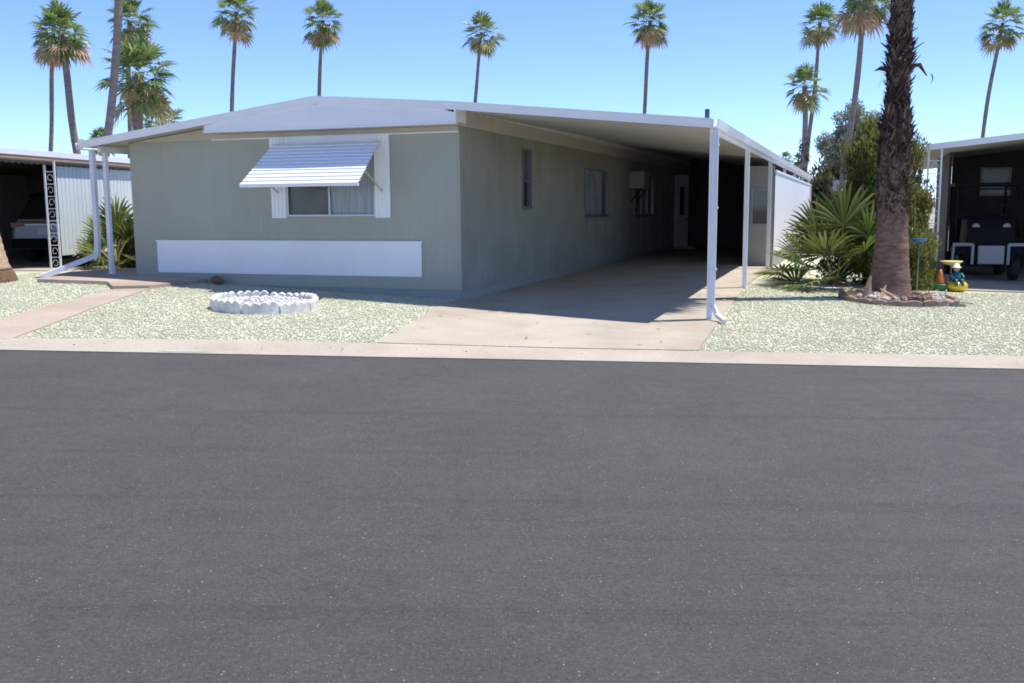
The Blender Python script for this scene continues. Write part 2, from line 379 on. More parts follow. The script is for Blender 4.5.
patch('patio', [[(-8.38,17.32),(-7.05,17.10),(-6.66,16.36),(-6.14,16.62),(-5.74,17.6)], [(-8.55,19.12),(-7.12,18.62),(-6.60,18.43),(-6.2,18.29),(-5.60,18.08)]], 'path', .065)
patch('patio', [[tuple(Vector((-8.56,19.13))), hw(-6.68,.03)], [hw(-7.6,9), hw(-6.68,9)]], 'path', .06)

# loose gravel: real stones on the sheet
def in_poly(x, y, poly):
    c = np.zeros(len(x), bool); n = len(poly); j = n-1
    for i in range(n):
        xi,yi = poly[i]; xj,yj = poly[j]
        c ^= ((yi > y) != (yj > y)) & (x < (xj-xi)*(y-yi)/(yj-yi+1e-12)+xi); j = i
    return c
OCT = np.array([(1,0,0),(-1,0,0),(0,1,0),(0,-1,0),(0,0,1),(0,0,-1)], float)
OF = np.array([(0,2,4),(2,1,4),(1,3,4),(3,0,4),(2,0,5),(1,2,5),(3,1,5),(0,3,5)])
def stones(name, x, y, z, size, m):
    n = len(x); J = OCT[None]*(1+rng.uniform(-.35,.35,(n,6,1)))*size[:,None,None]
    J[:,:,2] *= .7
    a = rng.uniform(0,2*math.pi,n); tl = rng.uniform(-.6,.6,n)
    ca,sa = np.cos(a)[:,None],np.sin(a)[:,None]; ct,st = np.cos(tl)[:,None],np.sin(tl)[:,None]
    X,Y,Z = J[...,0],J[...,1],J[...,2]; Y,Z = Y*ct-Z*st, Y*st+Z*ct; X,Y = X*ca-Y*sa, X*sa+Y*ca
    V = np.stack([X+x[:,None],Y+y[:,None],Z+z[:,None]],-1).reshape(-1,3)
    F = (OF[None]+6*np.arange(n)[:,None,None]).reshape(-1,3)
    me = bpy.data.meshes.new(name); me.vertices.add(len(V)); me.vertices.foreach_set('co', V.ravel().astype(np.float32))
    me.loops.add(F.size); me.loops.foreach_set('vertex_index', F.ravel().astype(np.int32))
    me.polygons.add(len(F)); me.polygons.foreach_set('loop_start', np.arange(0,F.size,3,dtype=np.int32)); me.polygons.foreach_set('loop_total', np.full(len(F),3,np.int32))
    me.update(calc_edges=True); me.materials.append(M[m]); o = bpy.data.objects.new(name, me); COL.objects.link(o); return o
nS = 105000
sx = rng.uniform(-9.5,11,nS); sy = 11.0+rng.uniform(0,1,nS)**1.2*8.5
edge = 11.33-.04*sx
keep = (sy > edge+.02)
drive_poly = [r[0] for r in DR]+[r[1] for r in reversed(DR)]
walk_poly = [(-6.95,11.5),(-6.82,13),(-6.70,15),(-6.66,16.35),(-7.05,17.1),(-8.38,17.32),(-8.55,19.2),(-5.6,18.2),(-5.72,17.55),(-6.13,16.6),(-6.05,14.9),(-5.97,12.86),(-5.93,11.5)]
house_poly = [hw(-6.7,-.03),hw(.0,-.03),hw(0,12),hw(-6.7,12)]
for p in (drive_poly, walk_poly, house_poly): keep &= ~in_poly(sx+rng.normal(0,.045,nS), sy+rng.normal(0,.045,nS), p)
spill = (sy > edge-.42) & (sy <= edge+.02) & (rng.uniform(0,1,nS) < .10*np.exp((sy-edge)/.10)+.004)
keep |= spill
keep &= np.hypot(sx-6.95,sy-17.6) > 1.0
keep &= np.hypot(sx+3.66,sy-14.5) > .8
keep &= ~((sx > 8.2) & (sy > 19.3))
sx,sy = sx[keep],sy[keep]; ss = rng.uniform(.007,.0155,len(sx))
tag(stones('gravel_stones', sx, sy, G(sx,sy)+np.where(sy < 11.33-.04*sx, .0, .007), ss, 'stone'), 'pale green grey crushed gravel strewn over the front yard', 'gravel', kind='stuff')

# ------------------------------------------------------------------ the home
home = empty('manufactured_home', HC, -YAW, 'long sage green single storey home with white gable and attached carport', 'house')
def ribbed(b, u0, u1, ztop, z0, holes, place, pitch=.2, groove=.018, depth=.007, pattern=(1,)):
    """vertical grooved siding from u0 to u1; place(u, out, z) gives the point."""
    us = []; u = u0; i = 0
    while u < u1-1e-6:
        w = pitch*pattern[i % len(pattern)]; i += 1
        e = min(u+w, u1)
        us += [(u, 0), (max(e-groove, u), 0)]
        if e-u > groove*2: us += [(e-groove*.7, -depth), (e-groove*.3, -depth)]
        u = e
    us.append((u1, 0))
    cuts = set()
    for h in holes: cuts |= {h[0], h[1]}
    ext = []
    for a, c in zip(us[:-1], us[1:]):
        ext.append(a)
        for k in sorted(cuts):
            if a[0]+1e-6 < k < c[0]-1e-6: ext.append((k, a[1]+(c[1]-a[1])*(k-a[0])/(c[0]-a[0])))
    ext.append(us[-1])
    for a, c in zip(ext[:-1], ext[1:]):
        if c[0]-a[0] < 1e-6: continue
        mid = (a[0]+c[0])/2; segs = [(z0, None)]
        for h in holes:
            if h[0] < mid < h[1]: segs = [(z0, h[2]), (h[3], None)]
        for lo, hi in segs:
            ha = ztop(a[0]) if hi is None else hi; hc = ztop(c[0]) if hi is None else hi
            b.add([place(a[0],a[1],lo),place(c[0],c[1],lo),place(c[0],c[1],hc),place(a[0],a[1],ha)], [(0,1,2,3)])
WZ = 2.87
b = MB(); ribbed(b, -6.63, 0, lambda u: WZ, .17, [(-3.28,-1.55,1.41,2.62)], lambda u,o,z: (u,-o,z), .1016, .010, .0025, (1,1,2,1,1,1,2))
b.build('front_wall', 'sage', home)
SL = (3.24,3.79,1.52,2.68); W2 = (7.9,10.3,1.30,2.46); W3 = (13.6,16.4,1.25,2.52)
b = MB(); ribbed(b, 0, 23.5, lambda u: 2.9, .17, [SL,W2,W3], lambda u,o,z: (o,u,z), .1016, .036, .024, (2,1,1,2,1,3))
b.build('side_wall', 'sage_shade', home)
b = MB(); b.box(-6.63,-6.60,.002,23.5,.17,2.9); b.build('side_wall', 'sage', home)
b = MB(); b.box(-6.60,-.03,23.47,23.5,.17,2.9); b.build('rear_wall', 'sage', home)
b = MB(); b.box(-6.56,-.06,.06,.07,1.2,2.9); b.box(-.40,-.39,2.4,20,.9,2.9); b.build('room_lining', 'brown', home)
b = MB(); b.box(-6.635,-.006,.014,.05,-.25,.172); b.box(-.05,-.008,.05,23.45,-.25,.172); b.box(-6.62,-6.58,.05,23.45,-.1,.172); b.build('skirting', 'skirt', home)
# flared foot moulding of the skirting along the driveway
b = MB(); b.prism([(-.004,-.02),(.07,-.02),(.06,.03),(-.004,.12)], 'y', .03, 23.4); b.build('skirting', 'skirt', home)
b = MB(); b.prism([(-.024,.165),(.012,.165),(.012,2.865),(-.024,2.865)], 'y', -.012, .03); b.build('corner_trim', 'sage', home)
# gable: white flush panel, cream return on the left, frieze, soffit
def top(x):     # top line of the front roof edge
    P = [(-7.40,2.78),(-2.42,3.39),(.1,3.20),(4.22,2.765)]
    for (a,za),(c,zc) in zip(P[:-1],P[1:]):
        if x <= c: return za+(zc-za)*(x-a)/(c-a)
    return 2.765
LIFT = .30/23.5
def deck(x, y): return top(x)+max(0,y)*LIFT*(4.2-x)/4.14
b = MB(); n = 14; xs_ = [-4.63,-2.42,.1]
zb = 2.885; zmax = 3.4
# horizontal lap boards clipped by the rake
k = 0; z = zb
while z < 3.27:
    z1 = min(z+.055, 3.28)
    def xr_(zz):
        lo = -4.63; hi = .1
        for x in np.linspace(-4.63,-2.42,200):
            if top(x)-.11 >= zz: lo = x; break
        for x in np.linspace(.1,-2.42,200):
            if top(x)-.11 >= zz: hi = x; break
        return lo, hi
    l0,h0 = xr_(z); l1,h1 = xr_(z1)
    b.add([(l0,-.436,z),(h0,-.436,z),(h1,-.430,z1),(l1,-.430,z1),(l0,-.42,z),(h0,-.42,z)], [(0,1,2,3),(0,4,5,1)])
    z = z1
b.build('gable_panel', 'panel', home, fix=False)
b = MB(); b.box(-4.66,.13,-.442,-.36,2.872,2.900); b.box(.10,.13,-.44,0,2.9,3.1); b.build('gable_sill', 'white', home)
b = MB(); b.box(-4.63,.10,-.36,-.002,2.876,2.892); b.build('soffit', 'cream', home)
b = MB(); b.box(-4.78,-.0,-.03,-.008,2.792,2.872); b.build('frieze_board', 'cream', home)
b = MB(); b.box(-4.78,0,-.045,-.008,2.766,2.790); b.build('frieze_moulding', 'white', home)
b = MB(); b.prism([(-6.64,2.775),(-4.63,2.775),(-4.63,top(-4.63)-.105),(-6.64,top(-6.64)-.105)], 'y', -.025, -.009); b.build('gable_return', 'cream', home)
b = MB(); b.box(-4.655,-4.632,-.436,-.026,2.874,top(-4.64)-.11); b.build('gable_return', 'cream', home)
b = MB(); vs = []
for y in (0,6,12,18,23.4):
    zt_ = deck(.062,y)-.04; vs += [(.002,y,2.872),(.035,y,2.872),(.058,y,zt_),(.002,y,zt_)]
fs = [(4*i+k_,4*i+(k_+1)%4,4*i+4+(k_+1)%4,4*i+4+k_) for i in range(4) for k_ in range(4)]+[(0,1,2,3),(19,18,17,16)]
b.add(vs, fs); b.build('eave_board', 'cream', home)
# roofs (main and carport) with corrugated look underneath
def slope_slab(b, x0, x1, y0a, y0b, y1, th=.09):
    z0,z1 = top(x0),top(x1)
    vs = [(x0,y0a,z0),(x1,y0b,z1),(x1,y1,z1),(x0,y1,z0)]; vs += [(x,y,z-th) for x,y,z in vs]
    b.add(vs, [(0,1,2,3),(7,6,5,4),(0,4,5,1),(1,5,6,2),(2,6,7,3),(3,7,4,0)])
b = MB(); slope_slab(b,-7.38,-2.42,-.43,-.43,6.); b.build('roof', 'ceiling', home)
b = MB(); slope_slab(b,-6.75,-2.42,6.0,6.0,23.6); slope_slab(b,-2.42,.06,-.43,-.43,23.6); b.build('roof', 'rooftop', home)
FR = -.72
cr = MB(); RE = 31.      # the deck lifts a little along the house towards the rear
vs = []
for y in (-.43,0,6,12,18,24,RE): vs += [(.062,y,deck(.062,y)),(4.20,y if y > -.4 else FR+.02,deck(4.20,y))]
k = len(vs); vs += [(x,y,z-.09) for x,y,z in vs]; n7 = k//2
fs = []
for i in range(n7-1):
    a = 2*i; fs += [(a,a+1,a+3,a+2),(k+a+2,k+a+3,k+a+1,k+a),(a,a+2,k+a+2,k+a),(a+1,k+a+1,k+a+3,a+3)]
fs += [(0,k,k+1,1),(k-2,k-1,2*k-1,2*k-2)]
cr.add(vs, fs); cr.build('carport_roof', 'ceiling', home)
b = MB()
for i in range(1,76):            # pan ribs under the carport deck, running out from the house
    y = -.3+i*.4
    b.add([(.08,y,deck(.08,y)-.092),(4.15,y,deck(4.15,y)-.092),(4.15,y+.03,deck(4.15,y+.03)-.092),(.08,y+.03,deck(.08,y+.03)-.092),(.08,y+.015,deck(.08,y)-.107),(4.15,y+.015,deck(4.15,y)-.107)],
          [(0,1,5,4),(4,5,2,3)])
b.build('roof_pan_ribs', 'ceiling', home)
# fascia following the roof edge
b = MB(); P = [(-7.40,-.45),(-2.42,-.45),(.1,-.45),(4.22,FR)]
for (xa,ya),(xc,yc) in zip(P[:-1],P[1:]):
    za,zc = top(xa)+.004,top(xc)+.004; h = .118
    vs = [(xa,ya,za),(xc,yc,zc),(xc,yc,zc-h),(xa,ya,za-h),(xa,ya+.02,za),(xc,yc+.02,zc),(xc,yc+.02,zc-h),(xa,ya+.02,za-h)]
    b.add(vs, [(0,1,2,3),(7,6,5,4),(0,4,5,1),(3,2,6,7),(0,3,7,4),(1,5,6,2)])
    # drip lip on top
    vs = [(xa,ya-.018,za+.014),(xc,yc-.018,zc+.014),(xc,yc-.018,zc-.022),(xa,ya-.018,za-.022),(xa,ya-.002,za+.014),(xc,yc-.002,zc+.014),(xc,yc-.002,zc-.022),(xa,ya-.002,za-.022)]
    b.add(vs, [(0,1,2,3),(7,6,5,4),(0,4,5,1),(3,2,6,7),(0,3,7,4),(1,5,6,2)])
b.build('fascia', 'white', home)
b = MB()        # side gutter along the carport edge
b.prism([(4.225,2.650),(4.29,2.650),(4.315,2.77),(4.30,2.77),(4.28,2.67),(4.238,2.67),(4.238,2.775),(4.225,2.775)], 'y', FR-.02, RE); b.build('gutter', 'white', home)
b = MB(); b.box(4.17,4.218,FR+.1,RE-.1,2.59,2.665); b.build('eave_beam', 'white', home)
b = MB(); b.prism([(-7.402,2.655),(-7.45,2.655),(-7.47,2.775),(-7.455,2.775),(-7.435,2.675),(-7.402,2.675)], 'y', -.45, 6.); b.build('gutter', 'white', home)
b = MB(); b.box(-7.10,-7.04,-.30,5.9,2.60,2.70); b.build('eave_beam', 'white', home)
b = MB(); b.box(-7.42,-7.28,-.42,-.28,2.80,2.85); b.build('gutter_strap', 'white', home)
b = MB(); b.tube([(3.72,2.2,2.8),(3.72,2.2,3.19)], .04, 10); b.build('vent_pipe', 'steel', home)
# posts
def post(x, y, zt, w=.082, z0=None):
    z0 = Hg(x,y) if z0 is None else z0
    b = MB(); h = w/2
    prof = []      # fluted square tube
    for sx_,sy_ in ((-1,-1),(1,-1),(1,1),(-1,1)):
        prof.append((sx_*h, sy_*h))
    poly = [(-h,-h),(-h*.3,-h),(-h*.22,-h+.012),(h*.22,-h+.012),(h*.3,-h),(h,-h),(h,-h*.3),(h-.012,-h*.22),(h-.012,h*.22),(h,h*.3),(h,h),(h*.3,h),(h*.22,h-.012),(-h*.22,h-.012),(-h*.3,h),(-h,h),(-h,h*.3),(-h+.012,h*.22),(-h+.012,-h*.22),(-h,-h*.3)]
    b.prism([(x+p,y+q) for p,q in poly], 'z', z0, zt)
    b.box(x-h-.03,x+h+.03,y-h-.02,y+h+.02,z0,z0+.012)
    return b.build('carport_post', 'white', home)
for y in (-.49,4.30,9.53,14.4,19.2,24.2,29.): post(4.20, y, 2.60)
post(-7.07, -.15, 2.60, .075, Hg(-7.07,-.15)+.06); post(-7.07, 4.6, 2.60, .075, Hg(-7.07,4.6)+.06)
# downspouts
z0 = Hg(4.3,-.62)
b = MB(); p = [(4.262,-.575,2.66),(4.255,-.575,z0+.24),(4.33,-.68,z0+.11),(4.48,-.92,Hg(4.5,-.95)+.05)]
for q,r_ in zip(p[:-1],p[1:]): b.bar(q, r_, .06, .055, (0,1,.3))
for zz in (.6,1.5,2.4): b.box(4.214,4.302,-.612,-.536,zz,zz+.03)
b.build('downspout', 'pwhite', home)
zl = Hg(-7.3,-.4)+.06
b = MB(); p = [(-7.20,-.33,2.66),(-7.20,-.33,1.0),(-7.17,-.40,zl+.33)]
for q,r_ in zip(p[:-1],p[1:]): b.bar(q, r_, .09, .08, (0,1,0))
pe = HC; q0 = (-7.19,-.40,zl+.36); q1 = (-7.67,-1.28,Hg(-7.67,-1.28)+.06)
b.bar(q0, q1, .10, .085); b.build('downspout', 'pwhite', home)
# front window
def window(y0, y1, z0, z1, name='window', mullions=(), fr=.04, split=None, panes=('glass',), axis='x', base=0., dep=.035):
    """window in a wall plane; axis 'x': spans x on the front wall, axis 'y': spans y on the side wall."""
    f = MB()
    def bx(a0,a1,c0,c1,d0,d1):     # d: outward distance
        if axis == 'x': f.box(a0,a1,-d1,-d0,c0,c1)
        else: f.box(base+d0,base+d1,a0,a1,c0,c1)
    bx(y0,y1,z0,z0+fr,-dep,.022); bx(y0,y1,z1-fr,z1,-dep,.022); bx(y0,y0+fr,z0+fr,z1-fr,-dep,.022); bx(y1-fr,y1,z0+fr,z1-fr,-dep,.022)
    (bx(y0-.03,y1+.03,z0-.03,z0-.001,-.001,.035) if axis == 'y' else None)
    for mm in mullions: bx(mm-.018,mm+.018,z0+fr,z1-fr,-dep+.012,.012)
    for sz in (split or ()): bx(y0+fr,y1-fr,sz-.018,sz+.018,-dep+.012,.012)
    o = f.build(name, 'alu' if axis == 'x' else 'steel', home)
    ed = [y0+fr]+list(mullions)+[y1-fr] if mullions else [y0+fr,y1-fr]
    zed = [z0+fr]+list(split)+[z1-fr] if split else [z0+fr,z1-fr]
    k = 0
    for a,c in zip(ed[:-1],ed[1:]):
        for e,h in zip(zed[:-1],zed[1:]):
            p = MB()
            if axis == 'x': p.box(a+.001,c-.001,.028,.032,e+.001,h-.001)
            else: p.box(base-.032,base-.028,a+.001,c-.001,e+.001,h-.001)
            p.build('pane', panes[k % len(panes)], o); k += 1
    return o
window(-3.28,-1.55,1.41,2.62, fr=.028, mullions=(-2.44,), panes=('curtain2','curtain'))
window(SL[0],SL[1],SL[2],SL[3], split=(2.05,), panes=('glass','curtain2'), axis='y')
window(W2[0],W2[1],W2[2],W2[3], mullions=(8.9,9.6), panes=('curtain','curtain','curtain2'), axis='y')
window(W3[0],W3[1],W3[2],W3[3], mullions=(14.6,15.5), panes=('curtain2','curtain','curtain2'), axis='y')
# white fluted side panels at the front window and the long low accent panel
for x0,x1 in ((-3.59,-3.285),(-1.545,-1.26)):
    b = MB(); b.box(x0,x1,-.03,-.008,1.38,2.766)
    w = (x1-x0)/4
    for i in range(4): b.box(x0+i*w+.012,x0+(i+1)*w-.012,-.040,-.030,1.38,2.766)
    b.build('window_side_panel', 'panel', home)
b = MB(); b.box(-3.283,-1.547,-.03,-.008,2.625,2.766); b.build('window_head_panel', 'panel', home)
b = MB(); b.box(-6.10,-.70,-.028,-.008,.38,.97)
for i in range(5): b.box(-6.10,-.70,-.034+.0005*i,-.028,.40+i*.114,.40+i*.114+.100)
b.box(-6.12,-.68,-.042,-.008,.955,.985); b.build('accent_panel', 'panel', home)
# slatted awning
aw = MB(); aw.box(-3.42,-1.42,-.045,-.03,2.62,2.68); A0 = Vector((0,-.06,2.66)); A1 = Vector((0,-1.02,1.935))
for sx_ in (-3.36,-2.9,-1.95,-1.49): aw.bar((sx_,A0.y,A0.z-.03),(sx_,A1.y,A1.z-.03),.025,.02)
aw_o = aw.build('awning', 'awning', home)
nsl = 12
for i in range(nsl):
    t = (i+.5)/nsl; c = A0.lerp(A1, t); d = (A1-A0).normalized(); nrm = Vector((0,d.z,-d.y)).normalized()
    if nrm.z < 0: nrm = -nrm
    hl = (A1-A0).length/nsl*.60
    p0 = c-d*hl+nrm*.004; p1 = c+d*hl+nrm*.034
    hw0 = 1.04+.07*t; b = MB(); cx = -2.43
    vs = []
    for x in (cx-hw0, cx+hw0):
        vs += [(x,p0.y,p0.z),(x,(p0.y+p1.y)/2,(p0.z+p1.z)/2+.008),(x,p1.y,p1.z),(x,p1.y,p1.z-.022)]
    b.add(vs, [(0,1,5,4),(1,2,6,5),(2,3,7,6)])
    vs2 = [(x,y,z-.004) for x,y,z in vs]; b.add(vs2, [(4,5,1,0),(5,6,2,1)])
    b.build('slat', 'awning', aw_o)
b = MB(); b.bar((-3.54,-1.03,1.925),(-1.32,-1.03,1.925),.035,.045); b.build('front_bar', 'awning', aw_o)
for x in (-3.44,-1.40):
    b = MB(); b.bar((x,-.66,2.17),(x,-.04,1.82),.02,.02); b.build('support_arm', 'cream', aw_o)
# back wall of the carport, entry door
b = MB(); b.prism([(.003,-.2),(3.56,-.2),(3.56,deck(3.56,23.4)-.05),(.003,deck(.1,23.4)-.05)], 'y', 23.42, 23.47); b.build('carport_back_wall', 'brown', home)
dr = MB(); dr.bar((.03,20.3,1.36),(.36,21.1,1.36),.045,2.58); d_o = dr.build('entry_door', 'white', home)
b = MB(); b.bar((.115,20.52,1.72),(.245,20.83,1.72),.055,1.0); b.build('door_pane', 'glass', d_o)
b = MB(); b.bar((.33,20.98,1.05),(.35,21.04,1.05),.08,.08); b.build('door_handle', 'steel', d_o)
b = MB(); b.box(.03,.7,20.4,22.2,-.02,.09); b.build('door_step', 'concrete', home)

# window air conditioner resting in the third side window
ac = empty('air_conditioner', H(0,13.3,2.05), -YAW, 'dark boxy air conditioner sticking out of the far carport side window', 'air conditioner')
b = MB(); b.box(-.02,.42,-.45,.45,.0,.48); b.build('housing', 'shedwall', ac, bevel=.02)
b = MB()
for i in range(7): b.box(.421,.432,-.38,.38,.06+i*.055,.09+i*.055)
b.build('grille', 'steel', ac)
for y_ in (-.35,.35):
    b = MB(); b.bar((.36,y_,0),(.02,y_,-.4),.03,.03); b.build('bracket', 'black', ac)

# storage shed under the carport edge
shed = empty('storage_shed', H(3.9,10.4,0), -YAW, 'white metal sided storage shed along the open carport edge', 'shed')
b = MB()
def shed_place(u,o,z): return (.36+o, u, z)
ribbed(b, 0, 20.4, lambda u: 2.36, .32, [], shed_place, .3, .03, .012); b.build('side_wall', 'white', shed)
b = MB(); b.box(.30,.345,0,20.4,-.05,.32); b.build('base_strip', 'skirt', shed)
b = MB(); b.box(.33,.385,-.02,20.42,2.365,2.42); b.build('top_rail', 'white', shed)
b = MB(); b.box(-.40,.34,.01,.05,-.05,2.52); b.build('front_wall', 'shedwall', shed)
b = MB(); b.box(-.40,-.36,.05,20.4,-.05,2.52); b.build('inner_wall', 'white', shed)
f = MB(); f.box(-.22,.24,-.012,.008,1.02,1.08); f.box(-.22,.24,-.012,.008,1.92,1.98); f.box(-.22,-.17,-.012,.008,1.08,1.92); f.box(.19,.24,-.012,.008,1.08,1.92); fo = f.build('window', 'steel', shed)
b = MB(); b.box(-.169,.189,-.004,.004,1.081,1.919); b.build('pane', 'glass', fo)

# ------------------------------------------------------------------ palms
def fan_leaf(b, base, d, pl, r, nseg=15, droop=.25, spread=115, wpet=.035, fold=.25, tipdroop=.3, wk=.95, roll=24):
    d = d.normalized(); up = Vector((0,0,1))
    side = d.cross(up)
    if side.length < .05: side = Vector((1,0,0))
    side.normalize()
    ra = R(random.uniform(-roll,roll)); side = (side*math.cos(ra)+side.cross(d)*math.sin(ra)).normalized(); nrm = side.cross(d).normalized()
    hub = base + d*pl - Vector((0,0,droop*pl*.5))
    mid = base + d*pl*.5 - Vector((0,0,droop*pl*.1))
    s = side*wpet
    b.add([base-s,base+s,mid+s*.8,mid-s*.8,hub+s*.5,hub-s*.5], [(0,1,2,3),(3,2,4,5)])
    dd = (hub-mid).normalized()*.75+d*.25; dd.normalize(); step = 2*spread/nseg
    for k in range(nseg):
        a = R(-spread+step*(k+.5)+random.uniform(-2,2)); w = math.tan(R(step/2))*wk
        rr = r*(.72+.28*math.cos(a*.75))*random.uniform(.92,1.05)
        u = dd*math.cos(a)+side*math.sin(a)+nrm*fold*abs(math.sin(a))*.5; u.normalize()
        v = (-dd*math.sin(a)+side*math.cos(a)).normalized()
        m_ = hub+u*rr*.5; m2 = hub+u*rr*.78-Vector((0,0,tipdroop*rr*.10)); tp = hub+u*rr*.97-Vector((0,0,tipdroop*rr*random.uniform(.25,.5)))
        ww = rr*.5*w; rdg = nrm*ww*.55
        b.add([hub, m_-v*ww, m_+rdg, m_+v*ww, m2-v*ww*.55, m2+v*ww*.55, tp], [(0,1,2),(0,2,3),(1,4,2),(2,4,5),(2,5,3),(4,6,5)])
def crown(seed, n=44, pl=1.0, r=.95, lo=-52, nd=16, nseg=13):
    random.seed(seed); A = MB(); B = MB(); D = MB()
    for i in range(n):
        f = i/(n-1); el = 84-(84-lo)*f**.85; az = i*137.5+random.uniform(-12,12)
        e = R(el+random.uniform(-6,6)); d = Vector((math.cos(R(az))*math.cos(e), math.sin(R(az))*math.cos(e), math.sin(e)))
        t = (B if (f > .8 and random.random() < .5) else A)
        fan_leaf(t, Vector((0,0,.15-.3*f))+d*.1, d, pl*random.uniform(.55,1.25)*(.75+.25*f), r*random.uniform(.75,1.1), nseg, .25+.3*f, tipdroop=.35+.3*f)
    for i in range(nd):
        az = R(i*137.5+40); e = R(random.uniform(-82,-30)); d = Vector((math.cos(az)*math.cos(e), math.sin(az)*math.cos(e), math.sin(e)))
        fan_leaf(D, Vector((0,0,-.12))+d*.1, d, pl*random.uniform(.5,1.0), r*random.uniform(.6,.9), 11, .2, 95, tipdroop=.7)
    return [x for x in (A,B,D)]
CROWN = []
for s_ in range(5):
    a,bm_,d = crown(50+s_*11, n=(34,38,30,36,32)[s_], nd=(8,13,5,14,8)[s_])
    CROWN.append([(nm,x.build(nm,mt,fix=False)) for nm,x,mt in (('crown',a,'frond'),('ageing_fronds',bm_,'frondmid'),('dead_fronds',d,'deadfrond'))])
used = set()
def palm(p0, ztop, p1, r0, r1, var, label, scale=1., group='tall fan palms standing behind the homes', bend=.0, base_z=-.12, dead=1., trunkmat='trunkfar'):
    """p0: foot xy, p1: crown xy."""
    o = empty('palm_tree', (p0[0],p0[1],base_z), 0, label, 'palm tree', group)
    h = ztop-base_z; n = 18; pts = []; rad = []
    for i in range(n+1):
        t = i/n; q = t+bend*math.sin(math.pi*t)
        r0_, r1_ = r0*.62, r1*.80
        pts.append(((p1[0]-p0[0])*q + .05*math.sin(t*9+p0[0]), (p1[1]-p0[1])*q, h*t)); rad.append((r0_+(r1_-r0_)*min(1,t*1.15))*.93 + r0_*.5*math.exp(-t*h/.5)+random.uniform(-.008,.008))
    b = MB(); b.tube(pts, rad, 12); b.build('trunk', trunkmat, o)
    for nm, src in CROWN[var]:
        if src.name not in used: used.add(src.name); c = src
        else:
            c = src.copy(); COL.objects.link(c); c.name = nm
        c.parent = o; c.location = pts[-1]; c.rotation_euler = (random.uniform(-.08,.08),random.uniform(-.08,.08),random.uniform(0,6.28)); c.scale = (scale*random.uniform(.9,1.1),scale*random.uniform(.9,1.1),scale*random.uniform(.9,1.12))
        if nm == 'dead_fronds': c.scale = (scale*dead,)*3
    return o
def foot(pa, pb, z0=-.12):    # extend the seen piece of trunk (low point, high point: x, y, z) to the ground
    k = (z0-pa[2])/(pb[2]-pa[2]); return (pa[0]+(pb[0]-pa[0])*k*.5, pa[1])
palm(foot((-19.62,70,8.38),(-18.89,70,15.2)), 15.0, (-18.85,70), .30, .17, 0, 'tall palm with droopy tan skirt behind the left half of the grey gable', 1.05, dead=1.15)
palm(foot((-14.49,75,9.9),(-13.85,75,15.7)), 15.3, (-13.8,75), .30, .17, 1, 'tall palm rising behind the highest point of the white gable', 1.02, dead=1.1)
palm(foot((-3.13,80,9.84),(-2.11,80,15.4)), 15.2, (-2.2,80), .32, .17, 2, 'tall leaning palm behind the top corner where carport meets house', 1.0)
palm(foot((9.85,75,8.5),(10.44,75,15.)), 15.1, (10.4,75), .30, .18, 3, 'tall palm standing alone behind the middle of the carport roof', 1.0, dead=1.1)
palm((20.5,70), 14.0, (21.45,70), .28, .16, 4, 'taller of the twin palms behind the carport end, crown near the picture top', .98)
palm((20.05,68), 9.5, (19.95,68), .32, .24, 0, 'shorter of the twin palms, with a lump of dead bases on its trunk', .95)
palm((14.85,45), 11.0, (15.80,45), .27, .15, 1, 'slender pale palm trunk leaning right, just left of the shaggy yard palm', .95, dead=1.2)
palm((30.2,65), 13.0, (31.55,65), .24, .15, 2, 'slim curved palm behind the right neighbour carport roof', 1.0, bend=-.08, dead=1.1)
palm((-28.2,60), 11.9, (-27.0,60), .24, .16, 3, 'thin palm at far left, its crown partly behind a thicker palm', .92, dead=1.15)
palm((-19.2,45), 9.4, (-19.95,45), .32, .19, 4, 'thick palm at far left leaning left over the neighbour roof', .84, dead=1.25)
palm((-16.0,38), 11.4, (-14.2,38), .28, .19, 0, 'palm with only its thick bare trunk crossing the sky beside the left eave', .95)
palm((-21.3,55), 11.7, (-20.6,55), .22, .16, 1, 'thin palm standing directly behind the bushy low palm', .88)
palm((-15.1,40), 6.9, (-14.75,40), .34, .28, 3, 'bushy low palm with big green crown above the left eave', 1.0, dead=.8)
palm((-17.6,50), 5.8, (-17.4,50), .3, .26, 2, 'lowest palm, its fronds just peeping over the left eave', .85, dead=.5)
palm((-17.2,42), 4.4, (-17.2,42), .16, .12, 4, 'small dark palm top behind the gutter end at the left eave', .42, dead=.4)
for x,y,h,l in ((69,250,13.2,'tiny distant palm above the shed roof, left one of three'),(72.8,252,12.8,'tiny distant palm above the shed roof, middle one of three'),(75.3,262,11.0,'tiny distant palm above the shed roof, closest to the twin palms')):
    palm((x,y), h, (x,y), .35, .3, 3, l, 1.15)
random.seed(21)
# lump of old leaf bases on the shorter twin
for q in [o for o in COL.objects if o.get('label','').startswith('shorter of the twin')]:
    b = MB()
    for i in range(60):
        a = random.uniform(0,6.28); z = random.uniform(4.6,6.2); r = .26
        p = Vector((r*math.cos(a)-.04,r*math.sin(a),z)); d = Vector((math.cos(a)*.5,math.sin(a)*.5,-.8)); s = Vector((-math.sin(a),math.cos(a),0))*.07
        b.add([p-s,p+s,p+d*.4+s*.4,p+d*.4-s*.4], [(0,1,2,3)])
    b.build('old_leaf_bases', 'boot', q, fix=False)

